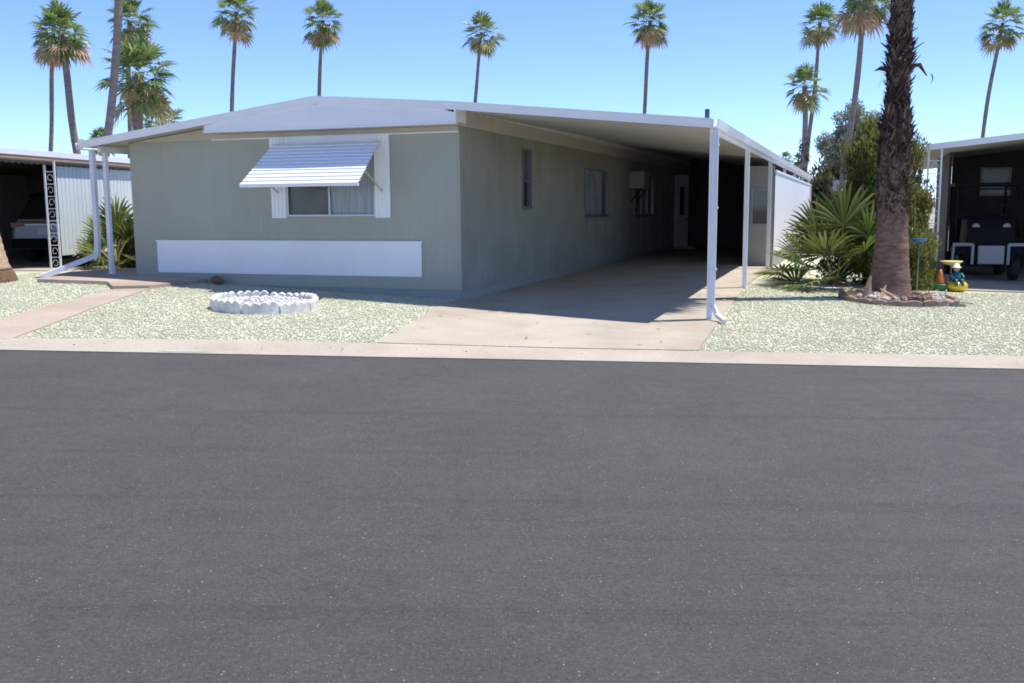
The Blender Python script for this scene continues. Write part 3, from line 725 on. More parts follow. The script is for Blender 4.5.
# shaggy yard palm at the right
random.seed(5)
yp = empty('palm_tree', (6.94,18.0,g(6.94,18)-.03), 0, 'thick shaggy brown palm trunk in a tan edging ring on the gravel', 'palm tree')
prof = [(0,.45),(.12,.40),(.3,.36),(.7,.315),(1.1,.285),(1.5,.265),(2.0,.255),(2.7,.24),(3.2,.21),(3.8,.175),(4.5,.16),(6,.155),(17.2,.15)]
b = MB(); pts = []; rad = []
z = 0.
while z <= 17.2:
    r = np.interp(z,[p[0] for p in prof],[p[1] for p in prof]); k = int(round(z/.05))
    pts.append((.012*math.sin(z*2.1),.012*math.cos(z*1.7),z)); rad.append(r*(1+(.022 if k % 2 else -.018))+random.uniform(-.006,.006)); z += .05
b.tube(pts, rad, 28); b.build('trunk', 'trunk', yp)
b = MB(); fb = MB()
def trunk_r(z): return float(np.interp(z,[p[0] for p in prof],[p[1] for p in prof]))
for i in range(2300):      # criss-cross old leaf bases
    z = 1.5+7.6*(i/2300)+random.uniform(-.12,.12); a = i*2.399963+random.uniform(-.2,.2); r = trunk_r(z)
    o = Vector((math.cos(a),math.sin(a),0)); s = Vector((-math.sin(a),math.cos(a),0)); up = Vector((0,0,1)); sh = .28+.9*math.exp(-((z-2.9)/.35)**2)+.9*math.exp(-((z-4.2)/.3)**2)+.4*math.exp(-((z-1.9)/.3)**2)
    lean = random.choice((-1,1))*random.uniform(.15,1.05); L = random.uniform(.10,.34); w = random.uniform(.018,.05); out = random.uniform(.01,.07)*(1.9 if random.random() < .14 else 1)
    out *= sh*1.35; L *= .7+.35*sh; p = o*(r-.02)+up*z; ax = up*math.cos(lean)+s*math.sin(lean)
    t1 = p+ax*L*.6+o*out*.6; t2 = p+ax*L+o*(out*1.1+.012)
    b.add([p-s*w,p+s*w,t1+s*w*.7,t1-s*w*.7,t2+s*w*random.uniform(.1,.5),t2-s*w*random.uniform(.1,.5),p+o*.035,t1+o*.03], [(0,6,7,3),(6,1,2,7),(3,7,4,5),(7,2,4)])
for i in range(1700):       # loose fibres and hanging shreds
    z = random.uniform(1.3,8.9); a = random.uniform(0,6.28); r = trunk_r(z)
    o = Vector((math.cos(a),math.sin(a),0)); s = Vector((-math.sin(a),math.cos(a),0)); p = o*(r+.02)+Vector((0,0,z))
    sh = .3+1.1*math.exp(-((z-2.9)/.35)**2)+math.exp(-((z-4.2)/.3)**2)+.5*math.exp(-((z-1.9)/.3)**2); L = random.uniform(.06,.34)*(.6+.5*sh); ou = random.uniform(.0,.12)*sh; w = random.uniform(.004,.012); dz = random.uniform(-1,.3)*L
    q = p+o*ou+s*random.uniform(-.1,.1)+Vector((0,0,dz*.4)); e = q+o*ou*.3+Vector((0,0,dz*.7))+s*random.uniform(-.06,.06)
    fb.add([p-s*w,p+s*w,q+s*w,q-s*w,e], [(0,1,2,3),(3,2,4)])
fb.build('dry_fibres', 'fibre', yp, fix=False)
                 # stubs that stand out of the trunk, the snapped pair at z about 4.1
for a,z,L,dz in ((180,4.12,.28,-.02),(5,4.18,.36,-.16),(200,4.62,.16,.1),(340,4.55,.15,.14),(165,3.1,.13,.16),(20,2.85,.12,.18),(350,3.0,.1,.15),(250,4.25,.22,.0),(285,4.3,.2,.05),(215,5.0,.14,.12),(10,5.0,.1,.15)):
    o = Vector((math.cos(R(a)),math.sin(R(a)),0)); s = Vector((-math.sin(R(a)),math.cos(R(a)),0)); p = o*(trunk_r(z)-.05)+Vector((0,0,z))
    q = p+o*(L*.6+.05)+Vector((0,0,.03)); e = p+o*(L+.05)+Vector((0,0,dz)); up = Vector((0,0,.03))
    b.add([p-s*.07-up,p+s*.07-up,q+s*.04-up,q-s*.04-up,p-s*.07+up,p+s*.07+up,q+s*.04+up,q-s*.04+up,e+s*.02,e-s*.02], [(4,5,6,7),(0,3,2,1),(0,4,7,3),(1,2,6,5),(7,6,8,9),(3,9,8,2),(3,7,9),(2,8,6)])
o = Vector((1,.1,0)); p = Vector((.60,.03,4.05)); s = Vector((0,1,0))*.025
b.add([p-s,p+s,p+Vector((.03,0,-.08))+s,p+Vector((.03,0,-.08))-s,p+Vector((.0,0,-.18))+s*.3,p+Vector((.0,0,-.18))-s*.3], [(0,1,2,3),(3,2,4,5)])
b.build('leaf_bases', 'boot', yp, fix=False)
a,bm_,d = crown(901, n=46, pl=1.2, r=1.1, nd=24)
for nm,x,mt in (('crown',a,'frond'),('ageing_fronds',bm_,'frondmid'),('dead_fronds',d,'deadfrond')):
    c = x.build(nm, mt, yp, fix=False); c.location = (0,0,17.2)
# palm foot at the left picture edge
lp = empty('palm_tree', (-9.55,17.5,.24), 0, 'palm with flared tan trunk foot standing at the left edge of the yard', 'palm tree')
prof2 = [(0,.66),(.12,.63),(.26,.60),(.27,.565),(.6,.50),(1.0,.44),(1.5,.41),(3,.36),(6,.30),(9,.24)]
b = MB(); pts = []; rad = []; z = .25
while z < 9:
    pts.append((-.035*z,.0,z)); rad.append(float(np.interp(z,[p[0] for p in prof2],[p[1] for p in prof2]))*(1+(.012 if int(round(z/.06)) % 2 else -.012))); z += .06
b.tube(pts, rad, 24); b.build('trunk', 'trunktan', lp)
b = MB(); b.lathe([(.70,0),(.66,.1),(.625,.2),(.58,.26)], (0,0,0), 26); b.build('root_mat', 'root', lp)
for nm,src in CROWN[1]:
    c = src.copy(); COL.objects.link(c); c.name = nm; c.parent = lp; c.location = (-.32,0,9.1); c.scale = (1.15,)*3

# young fan palm by the driveway: long stalked stiff fans from the ground
random.seed(33)
def low_fan(name, loc, n, pl, r, label, seed, lo=2, m='fanleaf', spread=120, aim=None, nseg=24):
    random.seed(seed); o = empty(name, loc, 0, label, 'palm'); b = MB(); old = MB()
    for i in range(n):
        f = i/(n-1); az = R(i*137.5+random.uniform(-15,15)); e = R(86-(86-lo)*f**.8+random.uniform(-6,6))
        d = Vector((math.cos(az)*math.cos(e),math.sin(az)*math.cos(e),math.sin(e)))
        fan_leaf(old if f > .86 else b, Vector((random.uniform(-.05,.05),random.uniform(-.05,.05),.12)), d, pl*random.uniform(.6,1.1), r*random.uniform(.75,1.1), nseg, .25+.2*f, spread, .016, .35, .3, .92, 50)
    b.build('fan_leaves', m, o, fix=False); old.build('old_leaves', 'frondmid', o, fix=False)
    st = MB(); st.lathe([(.11,-.05),(.12,.06),(.09,.16),(.04,.22)], (0,0,0), 14); st.build('stem', 'fibre', o)
    return o
low_fan('fan_palm', (6.6,20.0,g(6.6,20.0)), 27, 1.22, .95, 'young fan palm with green fan leaves fanning out at ground level beside driveway', 4, lo=-4)
low_fan('fan_palm', (-8.75,22.2,g(-8.75,22.2)), 22, 1.05, .75, 'young fan palm tucked behind the left porch posts', 9, lo=10)

# ------------------------------------------------------------------ leafy shrubs
def leaf_cloud(name, m, parent, centers, radii, counts, L, W, upbias=.2, loc=None):
    V = []; n_all = 0
    for c, rd, n in zip(centers, radii, counts):
        u = rng.normal(size=(n,3)); u /= np.linalg.norm(u,axis=1)[:,None]; q = u*(rng.uniform(0,1,(n,1))**.42)*np.array(rd)+np.array(c)
        ax = rng.normal(size=(n,3)); ax[:,2] += upbias*3; ax += u*.6; ax /= np.linalg.norm(ax,axis=1)[:,None]
        sd = np.cross(ax, rng.normal(size=(n,3))); sd /= np.linalg.norm(sd,axis=1)[:,None]
        l = L*rng.uniform(.6,1.3,(n,1)); w = W*rng.uniform(.7,1.3,(n,1))
        V.append(np.stack([q-ax*l*.5, q-sd*w*.5, q+ax*l*.5, q+sd*w*.5],1)); n_all += n
    V = np.concatenate(V).reshape(-1,3); F = np.arange(n_all*4)
    me = bpy.data.meshes.new(name); me.vertices.add(len(V)); me.vertices.foreach_set('co', V.ravel().astype(np.float32))
    me.loops.add(len(F)); me.loops.foreach_set('vertex_index', F.astype(np.int32)); me.polygons.add(n_all)
    me.polygons.foreach_set('loop_start', np.arange(0,n_all*4,4,dtype=np.int32)); me.polygons.foreach_set('loop_total', np.full(n_all,4,np.int32))
    me.update(calc_edges=True); me.materials.append(M[m]); o = bpy.data.objects.new(name, me); COL.objects.link(o)
    if parent: o.parent = parent
    return o
def stems(parent, n, spread, h, r, m='bark', name='stems'):
    b = MB()
    for i in range(n):
        a = random.uniform(0,6.28); s = random.uniform(.2,1)*spread
        b.tube([(.05*math.cos(a),.05*math.sin(a),-.05),(s*.4*math.cos(a),s*.4*math.sin(a),h*.45),(s*math.cos(a+.3),s*math.sin(a+.3),h*random.uniform(.75,1))],[r,r*.7,r*.25],6)
    return b.build(name, m, parent)
def shrub(name, x, y, h, w, d, nc, per, L, W, m, label, cat='shrub', up=.7, stem_n=9, zlo=.12, group=None, rad=.22, sr=.025):
    o = empty(name, (x,y,g(x,y)-.02), 0, label, cat, group); cs = []; rs = []; ns = []
    for i in range(nc):
        t = random.uniform(zlo,1); a = random.uniform(0,6.28); k = math.sqrt(random.uniform(0,1))*math.sqrt(max(.12,1-max(0,(t-.55)/.5)**2))
        cs.append((k*w/2*math.cos(a), k*d/2*math.sin(a), h*t*random.uniform(.92,1.0))); q = random.uniform(.7,1.3)*rad
        rs.append((q,q,q*1.5)); ns.append(int(per*random.uniform(.6,1.3)))
    leaf_cloud('foliage', m, o, cs, rs, ns, L, W, up); stems(o, stem_n, w*.4, h*.9, sr); return o
random.seed(8)
shrub('tall_shrub', 7.45, 20.6, 3.25, 1.05, 1.0, 90, 330, .13, .026, 'willow', 'tall olive green shrub crowded close behind the left side of shaggy palm', sr=.03)
shrub('tall_shrub', 8.28, 20.9, 3.0, 1.05, 1.0, 80, 330, .13, .026, 'willow', 'tall yellowish shrub standing between shaggy palm and right neighbour carport', sr=.03)
shrub('low_shrub', 7.0, 20.7, 1.7, 1.1, .9, 36, 240, .09, .03, 'darkleaf', 'dark green low shrub between young fan palm and shaggy trunk', sr=.02)
shrub('low_shrub', 8.02, 19.75, .95, .7, .6, 26, 200, .07, .03, 'yellow leaf', 'low yellow green bush at the right foot of shaggy palm', sr=.012, rad=.14)
random.seed(12)
shrub('hedge_bush', 17.6, 52, 3.6, 6., 3., 60, 240, .28, .13, 'darkleaf', 'dark bushy hedge mass far behind the shed roof', zlo=.2, rad=.6, sr=.06)
shrub('hedge_bush', 14.6, 48.5, 2.9, 2.2, 2, 26, 200, .26, .12, 'darkleaf', 'small dark bush under the leaning pale palm', zlo=.2, rad=.45, sr=.05)
shrub('low_shrub', -8.35, 21.9, .8, .8, .7, 22, 200, .12, .03, 'darkleaf', 'dark shrub in the shade behind the left porch posts', rad=.18)
shrub('low_shrub', 8.30, 20.25, 1.5, .7, .7, 34, 230, .11, .026, 'willow', 'olive shrub of knee to chest height right behind the blue dish', sr=.015, rad=.2, zlo=.05)
# agave leaves sticking out beside the left posts
ag = empty('agave', (-8.55,21.2,g(-8.55,21.2)+.02), 0, 'green agave with long arching leaves beside the left porch post', 'plant')
b = MB(); random.seed(3)
for i in range(15):
    az = R(i*137.5); e = R(random.uniform(25,75)); L = random.uniform(.8,1.25); w = .045
    pts = []; d = Vector((math.cos(az)*math.cos(e),math.sin(az)*math.cos(e),math.sin(e))); s = Vector((-math.sin(az),math.cos(az),0))
    for k in range(6):
        t = k/5; p = d*L*t+Vector((0,0,.05-.35*t*t*L)); ww = w*(1-t)**.6*(.7+.8*t*(1-t)*2)
        pts += [p-s*ww, p+s*ww+Vector((0,0,.0)), ]
    b.add(pts, [(2*k,2*k+1,2*k+3,2*k+2) for k in range(5)])
b.build('leaves', 'frondmid', ag, fix=False)
b = MB(); b.lathe([(.10,-.03),(.09,.1),(.03,.16)], (0,0,0), 10); b.build('heart', 'fanleaf', ag)
# grey green tree behind on the right
random.seed(14)
tr = empty('leafy_tree', (16.2,46.5,-.12), 0, 'airy grey green tree behind the leaning pale palm', 'tree')
cs = []; rs = []; ns = []
b = MB()
for i in range(52):
    a = random.uniform(0,6.28); k = random.uniform(.15,1); z = random.uniform(3.3,6.3); x = 1.9*k*math.cos(a); y = 1.3*k*math.sin(a)
    if z > 5: x *= .75; y *= .75
    cs.append((x,y,z)); q = random.uniform(.28,.52); rs.append((q,q,q*.85)); ns.append(int(520*q))
    b.tube([(0,0,2.2+.3*random.random()),(x*.5,y*.5,(z+2.4)/2+.2),(x,y,z)], [.06,.04,.012], 6)
b.tube([(.1,0,-.1),(.02,0,1.2),(0,0,2.6)], [.16,.13,.09], 10)
b.build('trunk', 'bark', tr); leaf_cloud('crown', 'greyleaf', tr, cs, rs, ns, .17, .06, .0)

# ------------------------------------------------------------------ planters and small yard things
def scallop_block(name, m, cx, cy, r, a0, a1, h, th, lobes, label, group, zoff=-.02):
    b = MB(); n = lobes*6; vs = []
    am = (a0+a1)/2; ox,oy = cx+r*math.cos(am), cy+r*math.sin(am); oz = g(ox,oy)+zoff
    for i in range(n+1):
        t = i/n; a = a0+(a1-a0)*t; zt = h*(.80+.20*abs(math.sin(math.pi*lobes*t)))
        for rr,z in ((r-th/2,-.06),(r-th/2,zt-.012),(r-th*.2,zt),(r+th*.2,zt),(r+th/2,zt-.012),(r+th/2,-.06)):
            vs.append((cx+rr*math.cos(a)-ox, cy+rr*math.sin(a)-oy, z))
    fs = [(i*6+k,(i+1)*6+k,(i+1)*6+(k+1)%6,i*6+(k+1)%6) for i in range(n) for k in range(6)]
    fs += [tuple(range(5,-1,-1)), tuple(n*6+k for k in range(6))]
    b.add(vs, fs); o = b.build(name, m, loc=(ox,oy,oz)); o.rotation_euler = (random.uniform(-.05,.05),random.uniform(-.05,.05),0)
    return tag(o, label, 'edging', group)
random.seed(2)
NB = 9
for i in range(NB):
    a0 = 2*math.pi*i/NB+.35; a1 = a0+2*math.pi/NB-.035
    scallop_block('edging_block', 'ringwhite', -3.66, 14.5, .74, a0, a1, .20+random.uniform(-.02,.015), .085, 4, 'white scalloped concrete edging block in the round flower bed ring', 'white scalloped edging blocks of the round bed')
NB = 11
for i in range(NB):
    a0 = 2*math.pi*i/NB+.2; a1 = a0+2*math.pi/NB-.03
    scallop_block('edging_block', 'ringtan', 6.95, 17.6, .98, a0, a1, .13+random.uniform(-.015,.015), .085, 2, 'tan weathered edging block in the ring around the shaggy palm', 'tan edging blocks around the palm')
n = 1700; a = rng.uniform(0,6.28,n); r = np.sqrt(rng.uniform(0,1,n))*.69; x = -3.66+r*np.cos(a); y = 14.5+r*np.sin(a)
tag(stones('white_gravel', x, y, G(x,y)+.085+.03*(1-(r/.69)**2)+rng.uniform(-.015,.015,n), rng.uniform(.012,.028,n), 'wstone'), 'white pebbles filling the round flower bed', 'gravel', kind='stuff')
b = MB(); b.lathe([(.71,-.1),(.70,.07),(.4,.10),(.01,.11)], (-3.66,14.5,g(-3.66,14.5)), 24); tag(b.build('bed_soil', 'palerock'), kind='structure')
b = MB(); b.lathe([(.95,-.1),(.93,.03),(.5,.06),(.01,.07)], (6.95,17.6,g(6.95,17.6)), 24); tag(b.build('bed_soil', 'dirt'), kind='structure')
def rock(x, y, z, r, m, label, group=None, name='rock'):
    b = MB(); vs = []; nu,nv = 9,6
    sx_,sy_,sz_ = random.uniform(.8,1.3),random.uniform(.8,1.2),random.uniform(.55,.85); ph = random.uniform(0,6)
    for i in range(nv+1):
        th = math.pi*i/nv
        for j in range(nu):
            p = 2*math.pi*j/nu; k = r*(1+.16*math.sin(3*p+ph+2*th)+random.uniform(-.1,.1))
            vs.append((k*sx_*math.sin(th)*math.cos(p),k*sy_*math.sin(th)*math.sin(p),k*sz_*math.cos(th)))
    b.add(vs, [(i*nu+j,i*nu+(j+1)%nu,(i+1)*nu+(j+1)%nu,(i+1)*nu+j) for i in range(nv) for j in range(nu)])
    o = b.build(name, m, loc=(x,y,z)); return tag(o, label, 'rock', group)
for i in range(38):
    a = random.uniform(3.2,6.5); k = random.uniform(.45,.86); x = 6.95+k*math.cos(a); y = 17.6+k*math.sin(a)
    pale = random.random() < .55; r = random.uniform(.05,.10)
    rock(x, y, g(x,y)+.07+r*.3, r, 'palerock' if pale else 'brownrock', ('pale rock' if pale else 'brown rock')+' heaped inside the tan ring at the palm foot', 'pale rocks at the palm foot' if pale else 'brown rocks at the palm foot')
rock(-5.33, 17.75, g(-5.33,17.75)+.07, .11, 'brownrock', 'lone brown rock lying against the front wall near the patio')
def stub(x, y, rz, tilt, L, w, label):
    b = MB(); n = 8; vs = []
    for i in range(n+1):
        t = i/n; ww = w*(1-.85*t**.7)/2; cv = .05*math.sin(t*2.4)
        vs += [(-ww,cv,t*L),(0,cv+.03*(1-t),t*L),(ww,cv,t*L),(0,cv-.025,t*L)]
    b.add(vs, [(i*4+k,(i+1)*4+k,(i+1)*4+(k+1)%4,i*4+(k+1)%4) for i in range(n) for k in range(4)]+[(3,2,1,0),(n*4,n*4+1,n*4+2,n*4+3)])
    o = b.build('frond_stub', 'stub', loc=(x,y,g(x,y)+.05)); o.rotation_euler = (tilt[0],tilt[1],rz); return tag(o, label, 'palm frond')
stub(6.28, 17.25, .1, (.05,.12), .42, .26, 'dry pointed palm frond base standing upright at the left of palm foot')
stub(6.78, 17.0, .0, (.25,-1.05), .48, .15, 'dry palm frond base lying slanted across the front of palm foot')
stub(6.45, 17.0, .0, (-.5,.45), .35, .2, 'short dry palm frond base leaning on the tan ring')

n = 420; lx = np.concatenate([rng.normal(6.6,.9,300), rng.uniform(-1.6,9,120)]); ly = np.concatenate([rng.normal(18.9,.55,300), rng.uniform(11.6,18.5,120)])
la = rng.uniform(0,6.28,n); ll = rng.uniform(.02,.07,n); V = []
for x,y,a_,l_ in zip(lx,ly,la,ll):
    z = g(x,y)+.03; c_,s_ = math.cos(a_)*l_,math.sin(a_)*l_
    V += [(x-c_,y-s_,z),(x-s_*.3,y+c_*.3,z+.012),(x+c_,y+s_,z+.006),(x+s_*.3,y-c_*.3,z+.002)]
lit = MB(); lit.add(V, [(4*i,4*i+1,4*i+2,4*i+3) for i in range(n)]); tag(lit.build('leaf_litter', 'deadfrond', fix=False), 'dry leaf scraps scattered on the gravel and drive', 'leaf litter', kind='stuff')
# ornaments by the right slab
OX, OY = 9.12, 19.62; oz = g(OX,OY)-.0
bb = empty('bird_bath', (8.89,19.85,g(8.89,19.85)), 0, 'small pale yellow bird bath dish on a thin stem', 'bird bath')
b = MB(); b.lathe([(.02,.0),(.018,.50)], (0,0,0), 8); b.build('stem', 'steel', bb)
b = MB(); b.lathe([(.03,.50),(.14,.53),(.215,.575),(.22,.59),(.13,.56),(.02,.55)], (0,0,0), 20); b.build('dish', 'paleyellow', bb)
b = MB(); b.lathe([(.12,0),(.10,.03),(.03,.05)], (0,0,0), 14); b.build('foot', 'green', bb)
cn = empty('garden_cone', (8.63,19.72,g(8.63,19.72)), 0, 'orange pointed ceramic cone in a green bowl', 'garden ornament')
b = MB(); b.lathe([(.14,0),(.17,.06),(.175,.13),(.15,.14),(.1,.12)], (0,0,0), 16); b.build('bowl', 'green', cn)
b = MB(); b.lathe([(.13,.125),(.12,.17),(.08,.27),(.045,.36),(.01,.43)], (0,0,0), 12); b.build('cone', 'orange', cn)
fg = empty('garden_figurine', (8.92,19.60,g(8.92,19.60)), 0, 'little figurine in white hat and teal coat seated on a yellow pot', 'garden ornament')
b = MB(); b.lathe([(.08,0),(.15,.03),(.185,.09),(.18,.15),(.13,.20),(.05,.21)], (0,0,0), 18, sx=1.1); b.build('pot', 'yellow', fg)
b = MB(); b.lathe([(.07,.19),(.105,.23),(.10,.30),(.06,.38),(.035,.41)], (-.03,0,0), 14)
b.tube([(-.12,-.02,.36),(-.15,-.07,.30),(-.10,-.12,.26)], [.028,.026,.02], 8); b.tube([(.05,-.02,.36),(.09,-.07,.30),(.05,-.12,.26)], [.028,.026,.02], 8)
b.tube([(-.08,-.04,.22),(-.09,-.15,.23),(-.09,-.17,.12)], [.04,.035,.03], 8); b.tube([(.02,-.04,.22),(.03,-.15,.23),(.03,-.17,.12)], [.04,.035,.03], 8)
b.build('body', 'teal', fg)
b = MB(); b.lathe([(.01,.395),(.05,.42),(.06,.455),(.05,.49),(.01,.51)], (-.03,-.005,0), 14)
b.lathe([(.004,-.0),(.014,.008),(.004,.018)], (-.03,-.068,.445), 8); b.build('head', 'skin', fg)
b = MB(); b.lathe([(.095,.478),(.092,.488),(.062,.495),(.055,.54),(.02,.56)], (-.03,0,0), 16); b.build('hat', 'white', fg)
bd = empty('bird_dish', (7.87,19.0,g(7.87,19.0)), 0, 'blue dish on a thin stake among the bushes beside shaggy palm', 'bird bath')
b = MB(); b.lathe([(.012,0),(.010,.98)], (0,0,0), 8); b.build('stake', 'steel', bd)
b = MB(); b.lathe([(.02,.98),(.10,1.0),(.15,1.045),(.155,1.06),(.09,1.03),(.02,1.02)], (0,0,0), 18); b.build('dish', 'blue', bd)
vl = empty('valve_lid', (7.66,16.9,g(7.66,16.9)), 0, 'dark round irrigation valve lid lying in the gravel right of palm ring', 'valve lid')
b = MB(); b.lathe([(.19,-.02),(.19,.015),(.17,.025),(.01,.028)], (0,0,0), 22); b.box(-.03,.03,-.008,.008,.028,.036); b.build('lid', 'valve', vl)
hz = MB(); hp = []
for i in range(26):
    t = i/25; x = 7.62+.38*t-.06*math.sin(t*5); y = 17.15+.22*math.sin(t*3.4)-.05*t; hp.append((x,y,g(x,y)+.03+(.22*(1-t*4)**2 if t < .25 else 0)))
hz.tube(hp, .014, 8); tag(hz.build('garden_hose', 'hose'), 'short pale hose end curling up from gravel behind the valve lid', 'hose')

# ------------------------------------------------------------------ left neighbour
LD = math.atan2(.75,4.8)         # heading of its long side edge
LO = Vector((-9.98,21.3,0)); ln = empty('neighbouring_home', LO, -LD, 'left neighbouring home with tan striped roof edge and open carport', 'house')
zg = g(-9.95,21.3)
# local: y along the edge (away), x to the right; the home lies to the left
b = MB(); b.box(-7.5,.10,-5,14,2.73,2.78); b.build('roof', 'rooftop', ln)
b = MB(); b.box(.105,.16,-5.02,14,2.67,2.79); b.box(-7.5,.105,-5.03,-5.0,2.6,2.79); b.build('fascia', 'white', ln)
b = MB(); b.box(.08,.145,-5.0,14,2.56,2.668); b.prism([(.146,2.59),(.165,2.59),(.165,2.62),(.146,2.62)], 'y', -5, 14); b.build('fascia_stripe', 'tan', ln)
b = MB(); vs = []
for i in range(191): vs += [(.12,-5+i*.1,2.56),(.12,-5+i*.1,2.525 if i % 2 else 2.495)]
b.add(vs, [(2*i,2*i+2,2*i+3,2*i+1) for i in range(190)])
b.build('scalloped_edge', 'brown', ln)
b = MB(); b.box(-7.5,-7.4,-5,14,0,2.69); b.build('side_wall', 'shedwall', ln)
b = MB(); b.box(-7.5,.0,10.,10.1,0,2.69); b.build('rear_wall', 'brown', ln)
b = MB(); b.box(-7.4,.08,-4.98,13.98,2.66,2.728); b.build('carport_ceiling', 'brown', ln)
b = MB(); ribbed(b, .35, 9.9, lambda u: 2.5, zg+.28, [], lambda u,o,z: (o+.05,u,z), .15, .035, .010); b.build('corrugated_panel', 'corr', ln)
b = MB(); b.box(-.02,.04,.4,9.9,zg-.05,zg+.2); b.build('base_strip', 'black', ln)  # black strip standing in for the shaded gap under the corrugated panel
def lattice_post(parent, x, y, z0, z1, w=.24, mt='white', rot=0.):
    o = MB(); c,s = math.cos(rot),math.sin(rot)
    P = lambda u, z, v=0.: (x+u*c-v*s, y+u*s+v*c, z)
    for u in (-w/2,w/2): o.bar(P(u,z0), P(u,z1), .036, .036, (0,1,0))
    po = o.build('carport_post', mt, parent); k = MB(); n = int((z1-z0)/.26)
    for i in range(n):
        zc = z0+.13+i*.26; sg = 1 if i % 2 else -1; pts = []
        for j in range(15):
            t = j/14*2*math.pi*.9; rr = w*.33*(1-.45*j/14); pts.append(P(sg*rr*math.cos(t)*.9, zc+rr*1.35*math.sin(t)))
        k.tube(pts, .007, 6, smooth=True)
        k.bar(P(-w/2,zc+.13), P(w/2,zc+.13), .016, .016)
    k.build('scrollwork', mt, po); return po
lattice_post(ln, .15, -.05, zg, 2.58, .19, rot=.5); lattice_post(ln, .03, -4.7, zg, 2.58, .27, rot=.9)
def to_w(o, x, y): p = Matrix.Rotation(o.rotation_euler.z,3,'Z')@Vector((x,y,0)); return p+o.location
rows = [[tuple(to_w(ln,-7.3,-1.4))[:2], tuple(to_w(ln,.9,-1.0))[:2]], [tuple(to_w(ln,-7.3,9.9))[:2], tuple(to_w(ln,.12,9.9))[:2]]]
patch('neighbour_driveway', rows, 'concrete', .02, n=10, sub=10)
# SUV in the left carport, rear towards us
cz = g(-11.9,25.0)+.02
car = empty('parked_car', (-11.62,24.6,cz), -.05, 'dark grey SUV parked nose in inside the left carport', 'car')
def loft(b, secs):
    n = len(secs[0]); vs = [p for s in secs for p in s]
    fs = [(i*n+k,i*n+(k+1)%n,(i+1)*n+(k+1)%n,(i+1)*n+k) for i in range(len(secs)-1) for k in range(n)]
    fs += [tuple(reversed(range(n))), tuple((len(secs)-1)*n+k for k in range(n))]
    b.add(vs, fs, False)
def carsec(y, w, z0, z1, wt, r=.08):
    return [(-w+r,y,z0),(w-r,y,z0),(w,y,z0+r),(w,y,(z0+z1)/2+.05),(wt,y,z1-r*.6),(wt-r,y,z1),(-wt+r,y,z1),(-wt,y,z1-r*.6),(-w,y,(z0+z1)/2+.05),(-w,y,z0+r)]
b = MB(); loft(b, [carsec(0.,.80,.42,1.0,.76),carsec(.08,.90,.36,1.05,.84),carsec(.8,.93,.30,1.06,.86),carsec(3.2,.93,.28,1.02,.86),carsec(4.2,.88,.32,.95,.78),carsec(4.6,.72,.42,.80,.62)]); body = b.build('body', 'carpaint', car, bevel=.03)
b = MB(); loft(b, [carsec(.18,.80,.98,1.10,.78,.03),carsec(.50,.76,.98,1.62,.60,.05),carsec(1.3,.76,.98,1.72,.60,.05),carsec(2.3,.76,.98,1.68,.58,.05),carsec(3.3,.74,.98,1.06,.70,.03)]); b.build('cabin', 'glass', car, bevel=.02)
b = MB(); loft(b, [carsec(.46,.60,1.62,1.67,.57,.02),carsec(1.3,.61,1.70,1.76,.58,.02),carsec(2.3,.59,1.67,1.72,.56,.02)]); b.box(-.5,.5,.36,.50,1.63,1.66); b.build('roof', 'black', car)
b = MB(); b.prism([(-.58,1.10),(.58,1.10),(.48,1.55),(-.48,1.55)], 'y', .0, .01)
for i,v in enumerate(b.v): b.v[i] = (v[0], .16+(v[2]-1.08)*.56+v[1]-.012, v[2])
b.build('rear_window', 'glass', car)
b = MB(); b.box(-.84,.84,-.09,.10,.38,.62); b.build('bumper', 'black', car, bevel=.04)
for s_ in (-1,1):
    b = MB(); b.prism([(s_*.50,.93),(s_*.84,.88),(s_*.87,1.02),(s_*.52,1.0)], 'y', -.012, .12); b.build('tail_light', 'redlens', car)
b = MB(); b.box(-.50,.50,-.014,.05,.945,.975); b.build('chrome_strip', 'alu', car)
b = MB(); b.box(-.17,.17,-.03,.02,.72,.87); b.build('licence_plate', 'panel', car)
for x in (-.80,.80):
    for y in (.95,3.7):
        b = MB(); prof_ = [(.20,-.11),(.33,-.11),(.355,-.07),(.355,.07),(.33,.11),(.20,.11)]
        b.lathe(prof_, (0,0,0), 20); b.v = [(x+z_, y+x_, .355+y_) for x_,y_,z_ in b.v]; w_ = b.build('wheel', 'rubber', car)
        b = MB(); b.lathe([(.02,-.09),(.19,-.085),(.205,-.10),(.205,.10),(.19,.085),(.02,.09)], (0,0,0), 16); b.v = [(x+z_, y+x_, .355+y_) for x_,y_,z_ in b.v]; b.build('rim', 'steel', w_)

# ------------------------------------------------------------------ right neighbour
RO = Vector((8.74,20.75,0)); rn = empty('neighbouring_home', RO, -YAW, 'right neighbouring home with lavender white carport edge and dark carport', 'house')
rt = lambda x: 2.775+.10*x
rg = lambda x,y: g(*tuple(to_w(rn,x,y))[:2])
def slab2(b, x0, x1, y0, y1, z0, z1, th): 
    vs = [(x0,y0,z0),(x1,y0,z1),(x1,y1,z1),(x0,y1,z0)]; vs += [(x,y,z-th) for x,y,z in vs]
    b.add(vs, [(0,1,2,3),(7,6,5,4),(0,4,5,1),(1,5,6,2),(2,6,7,3),(3,7,4,0)])
b = MB(); slab2(b,.02,4.6,.02,16,rt(.02),rt(4.6),.09); b.build('carport_roof', 'ceiling', rn)
b = MB(); slab2(b,4.6,8.2,.02,22,rt(4.6),rt(4.6)+.35,.1); slab2(b,8.2,11.8,.02,22,rt(4.6)+.35,rt(4.6),.1); b.build('roof', 'rooftop', rn)
